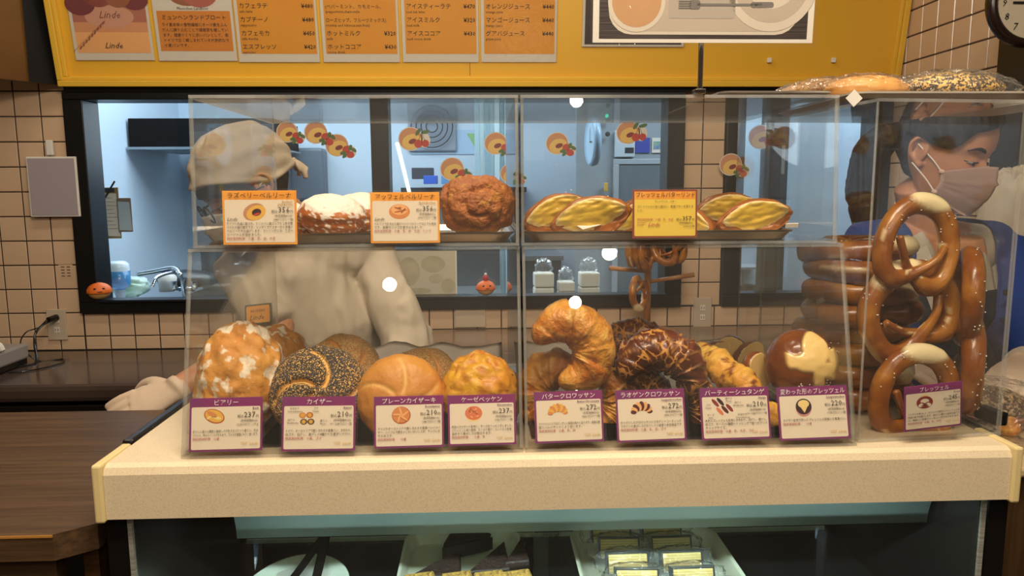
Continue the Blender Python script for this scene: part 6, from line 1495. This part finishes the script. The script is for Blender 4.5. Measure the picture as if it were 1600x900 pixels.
# cap: cloth over the skull, band above the brow, gathered at the back
def capoff(a, z):
    A = abs(a); lim = .050-.055*sst(.5, 2.2, A); k = sst(lim-.003, lim+.003, z)
    fold = .0016*math.sin(z*160+A*5+2*math.sin(a*2))+.003*nz(math.cos(a), math.sin(a), z*12, 1.6, 4, 3)
    return -.006+k*(.0175+fold+.014*G2(A-PI, .5)*sst(.10, .0, z)+.004*G2(z-lim-.008, .006))
me = head_shell(capoff, 140, 100, -.10, .126); me.transform(Matrix.Translation(-base) @ HM); cp = obj('cloth_cap', me, M_capf, wk)
bm = bmesh.new(); tube(bm, catmull([(0, .118, .010), (.008, .126, -.006), (.012, .128, -.022), (.012, .124, -.038)], 5), [(.012, .006)]*16, 10); tube(bm, catmull([(0, .118, .010), (-.010, .125, -.004), (-.014, .128, -.018), (-.018, .122, -.030)], 5), [(.011, .005)]*16, 10); obj('cap_knot', shift_bm(bm, HM, base), M_capf, cp, smooth=True)
def hairoff(a, z):
    A = abs(a); lim = .026-.030*sst(.6, 1.1, A)-.055*sst(1.35, 2.0, A); return -.004+sst(lim-.006, lim+.004, z)*(1-sst(.058, .075, z)*sst(2.6, 1.2, A))*(.012+.0012*math.sin(A*60+z*50)+.002*nz(math.cos(a), math.sin(a), z*10, 3, 4, 3))
me = head_shell(hairoff, 140, 90, -.10, .12); me.transform(Matrix.Translation(-base) @ HM); obj('hair', me, M_hair, wk)
mask_part(wk, HM, base, M_white)
gl = None
for s in (-1, 1):
    b = bmesh.new(); tube(b, [(s*.032+.024*math.cos(a), -.103, -.004+.019*math.sin(a)) for a in (2*PI*i/24 for i in range(25))], .0019, 8, cap=False)
    if gl is None: gl = obj('glasses', shift_bm(b, HM, base), M_lash, wk)
    else: obj('rim', shift_bm(b, HM, base), M_lash, gl)
    b = bmesh.new(); tube(b, [(s*.055, -.100, .002), (s*.074, -.06, .003), (s*.081, .015, .0)], .0018, 6); obj('temple', shift_bm(b, HM, base), M_lash, gl)
    b = bmesh.new(); poly(b, [(s*.032+.023*math.cos(a), -.004+.018*math.sin(a)) for a in (2*PI*i/20 for i in range(20))]); obj('lens', shift_bm(b, HM @ Matrix.Translation((0, -.103, 0)) @ Matrix.Rotation(PI/2, 4, 'X'), base), M_glass, gl)
b = bmesh.new(); tube(b, [(-.010, -.103, 0), (0, -.107, .003), (.010, -.103, 0)], .0018, 6); obj('bridge', shift_bm(b, HM, base), M_lash, gl)
bm = bmesh.new(); hand_bm(bm, frame(wr, tip, (0, -.75, .65)), -1, (.18, .22, .26, .3), .0022, .5, .9, .2); limb(bm, [wr+(elb-wr)*.05, wr], [.032, .030])
obj('glove', shift(remeshed(bm, .0028, 3, 'glove'), base), M_glove, wk)
bp_ = at(404, 491, 1.64); bm = bmesh.new(); box(bm, (0, 0, 0), (.064, .046, .004), .0015)
bd = obj('name_badge', bm, mat('badge_green', '3a4436', .5), wk, bp_-base, (PI/2-.25, -.12, -.2))
bm = bmesh.new(); poly(bm, rrect(-.028, -.019, .028, .019, .003), .0023); obj('badge_face', bm, M_orange, bd)
lettering([('Linde', -.004, -.012, .016, 0, 'c', None, .4), ('BÄCKEREI', 0, .005, .008, 0, 'c')], [M_ink], 'lettering', bd, .0027)

# ---------------------------------------------------------------- the masked person in the blue cardigan
base = Vector((1.04, 1.68, 0))
HM = headM(Vector((1.012, 1.600, 1.572)), .56, .27, .0)
neck = HM @ Vector((0, .028, -.08)); nb = Vector((1.03, 1.665, 1.385)); chest, hip = Vector((1.04, 1.69, 1.22)), Vector((1.04, 1.70, .92))
sh1, sh2 = Vector((.862, 1.67, 1.345)), Vector((1.212, 1.70, 1.345))
el1, w1 = Vector((.800, 1.66, 1.09)), Vector((.875, 1.50, 1.135)); el2, w2 = Vector((1.20, 1.52, 1.10)), Vector((1.005, 1.305, 1.165))
bm = bmesh.new(); merge(bm, head_bm(), HM)
limb(bm, [neck, (neck+nb)/2, nb], [.054, .055, .064]); limb(bm, [nb, chest, (chest+hip)/2, hip], [(.11, .07), (.15, .10), (.13, .095), (.16, .11)]); limb(bm, [sh1, nb-Vector((0, 0, .02)), sh2], [.048, .066, .048])
limb(bm, [sh1, (sh1+el1)/2, el1, w1], [.05, .043, .038, .026]); limb(bm, [sh2, (sh2+el2)/2, el2, w2], [.05, .043, .038, .026])
t2 = Vector((.93, 1.235, 1.150)); hand_bm(bm, frame(w2, t2, (0, -.3, 1)), 1, (.3, .35, .4, .45)); t1 = w1+Vector((.06, -.14, -.03)); hand_bm(bm, frame(w1, t1, (0, 0, 1)), -1)
for s in (-1, 1): limb(bm, [hip+Vector((s*.09, 0, -.02)), Vector((1.04+s*.10, 1.69, .50)), Vector((1.04+s*.10, 1.72, .09))], [.085, .058, .042]); limb(bm, [Vector((1.04+s*.10, 1.75, .05)), Vector((1.04+s*.12, 1.60, .035))], [.042, .034])
wm = thing('person', 'masked dark-haired person in a blue cardigan looking down behind the pretzel case', 'person', base)
me = remeshed(bm, .0032, 1, 'body'); sockets(me, HM); obj('body', shift(me, base), M_skin, wm)
eyes(wm, HM, base); mask_part(wm, HM, base, M_mask)
def hairoff2(a, z):
    A = abs(a); lim = .064+.010*math.sin(a*2+.6)-.040*sst(.55, 1.15, A)-.098*sst(2.0, 2.45, A)
    strand = .0011*math.sin(a*34+z*90+3*math.sin(a*3))+.0022*nz(math.cos(a), math.sin(a), z*6, 3.5, 4, 3)
    return -.004+sst(lim-.004, lim+.006, z)*(.0165+strand+.012*G2(A-PI, 1.0)*sst(-.06, .03, z))
me = head_shell(hairoff2, 170, 110, -.11, .126); me.transform(Matrix.Translation(-base) @ HM); hr = obj('hair', me, M_hair, wm)
bm = bmesh.new(); p_ = HM @ Vector((-.03, .110, .03)); q_ = p_+Vector((-.035, .035, -.06))
limb(bm, [p_, q_, q_+Vector((-.012, .0, -.10)), q_+Vector((-.002, -.005, -.19))], [(.030, .034), (.042, .040), (.038, .034), (.016, .016)]); me = remeshed(bm, .004, 3, 'ponytail')
displace(me, lambda q: .0015*math.sin(q.x*500+q.y*300))
obj('ponytail', shift(me, base), M_hair, wm)
bm = bmesh.new(); tube(bm, catmull([HM @ Vector((-.086, .03, .06)), HM @ Vector((-.05, .0, .135)), HM @ Vector((.03, -.02, .140)), HM @ Vector((.086, .01, .07))], 6), .0035, 8); obj('hair_band', shift_bm(bm, Matrix(), base), mat('beige_band', '9a7a62', .5), wm, smooth=True)
# blouse, apron, cardigan
def hem(b):
    """even out a cut edge"""
    bmesh.ops.delete(b, geom=[v for v in b.verts if not v.link_faces], context='VERTS')
    nb_ = {}
    for v in b.verts:
        q = [e.other_vert(v) for e in v.link_edges if e.is_boundary]
        if len(q) == 2: nb_[v] = q
    for _ in range(14):
        new = {v: v.co*.4+(q[0].co+q[1].co)*.3 for v, q in nb_.items()}
        for v, c in new.items(): v.co = c
def garment(nm, m, g, voxel, cut=None, amp=.006, s=8, sleeves=True, lowz=.62):
    bm = bmesh.new(); G_ = Vector((0, 0, .022))
    limb(bm, [nb-G_, chest, (chest+hip)/2, hip, Vector((1.04, 1.70, lowz))], [(.105+g, .062+g), (.152+g, .102+g), (.14+g, .10+g), (.165+g, .115+g), (.17+g, .12+g)]); limb(bm, [sh1, nb-G_-Vector((0, 0, .012)), sh2], [.049+g, .062+g, .049+g])
    if sleeves:
        limb(bm, [sh1, (sh1+el1)/2, el1, w1+(el1-w1)*.12], [.052+g, .047+g, .043+g, .032+g]); limb(bm, [sh2, (sh2+el2)/2, el2, w2+(el2-w2)*.12], [.052+g, .047+g, .043+g, .032+g])
    me = remeshed(bm, voxel, 5, nm); displace(me, lambda q: amp*nz(q.x, q.y, q.z*.5, s, 3, 4)); b = bmesh.new(); b.from_mesh(me)
    if cut: bmesh.ops.delete(b, geom=[v for v in b.verts if cut(v.co)], context='VERTS')
    if cut: (hem(b), bmesh.ops.solidify(b, geom=b.faces[:], thickness=-.003))
    b.to_mesh(me); b.free(); me.polygons.foreach_set('use_smooth', [True]*len(me.polygons)); return obj(nm, shift(me, base), m, wm)
garment('blouse', M_blouse, .006, .005, lambda c: (c.y < 1.68 and c.z > 1.30 and abs(c.x-1.035) < (c.z-1.285)*.42), .005, 12)
garment('apron', M_apron, .013, .006, lambda c: c.y > 1.72 or c.z > 1.27 or abs(c.x-1.05) > .115+.1*(1.3-c.z) or (c.z > 1.2 and abs(c.x-1.045) < .035+(c.z-1.2)*.30), .002, 8, False)
cg = garment('cardigan', M_cardi, .020, .005, lambda c: (c.y < 1.69 and abs(c.x-1.055) < .060+max(0, c.z-1.05)*.12) or (c.z > 1.375 and abs(c.x-1.03) < .075), .005, 7)
for i in range(6):
    z = 1.27-.062*i; obj('button', lathe([(0, 0), (.0075, 0), (.0075, .002), (.004, .003), (0, .0025)], 14), mat('button_navy_%d' % i, '101a36', .4), cg, Vector((1.135-.006*i*0, 1.545, z))-base, (PI/2, 0, 0))
# collar points of the blouse
for s in (-1, 1):
    bm = bmesh.new(); q0 = nb+Vector((s*.062, .02, .018)); pts = [q0, nb+Vector((s*.082, -.045, -.012)), nb+Vector((s*.078, -.088, -.070)), nb+Vector((s*.040, -.098, -.060)), nb+Vector((s*.050, -.05, .012))]
    va = [bm.verts.new(p) for p in pts]; bm.faces.new(va); bmesh.ops.solidify(bm, geom=bm.faces[:], thickness=.004); obj('collar', shift_bm(bm, Matrix(), base), M_blouse, wm)
bm = bmesh.new(); hand_bm(bm, frame(w2, t2, (0, -.3, 1)), 1, (.3, .35, .4, .45), .0022); limb(bm, [w2+(el2-w2)*.25, w2], [.036, .030]); obj('glove', shift(remeshed(bm, .0028, 3, 'glove'), base), M_glove, wm)
bm = bmesh.new(); hand_bm(bm, frame(w1, t1, (0, 0, 1)), -1, (.25, .35, .45, .55), .0022); limb(bm, [w1+(el1-w1)*.2, w1], [.034, .030]); obj('glove', shift(remeshed(bm, .003, 3, 'glove'), base), M_glove, wm)
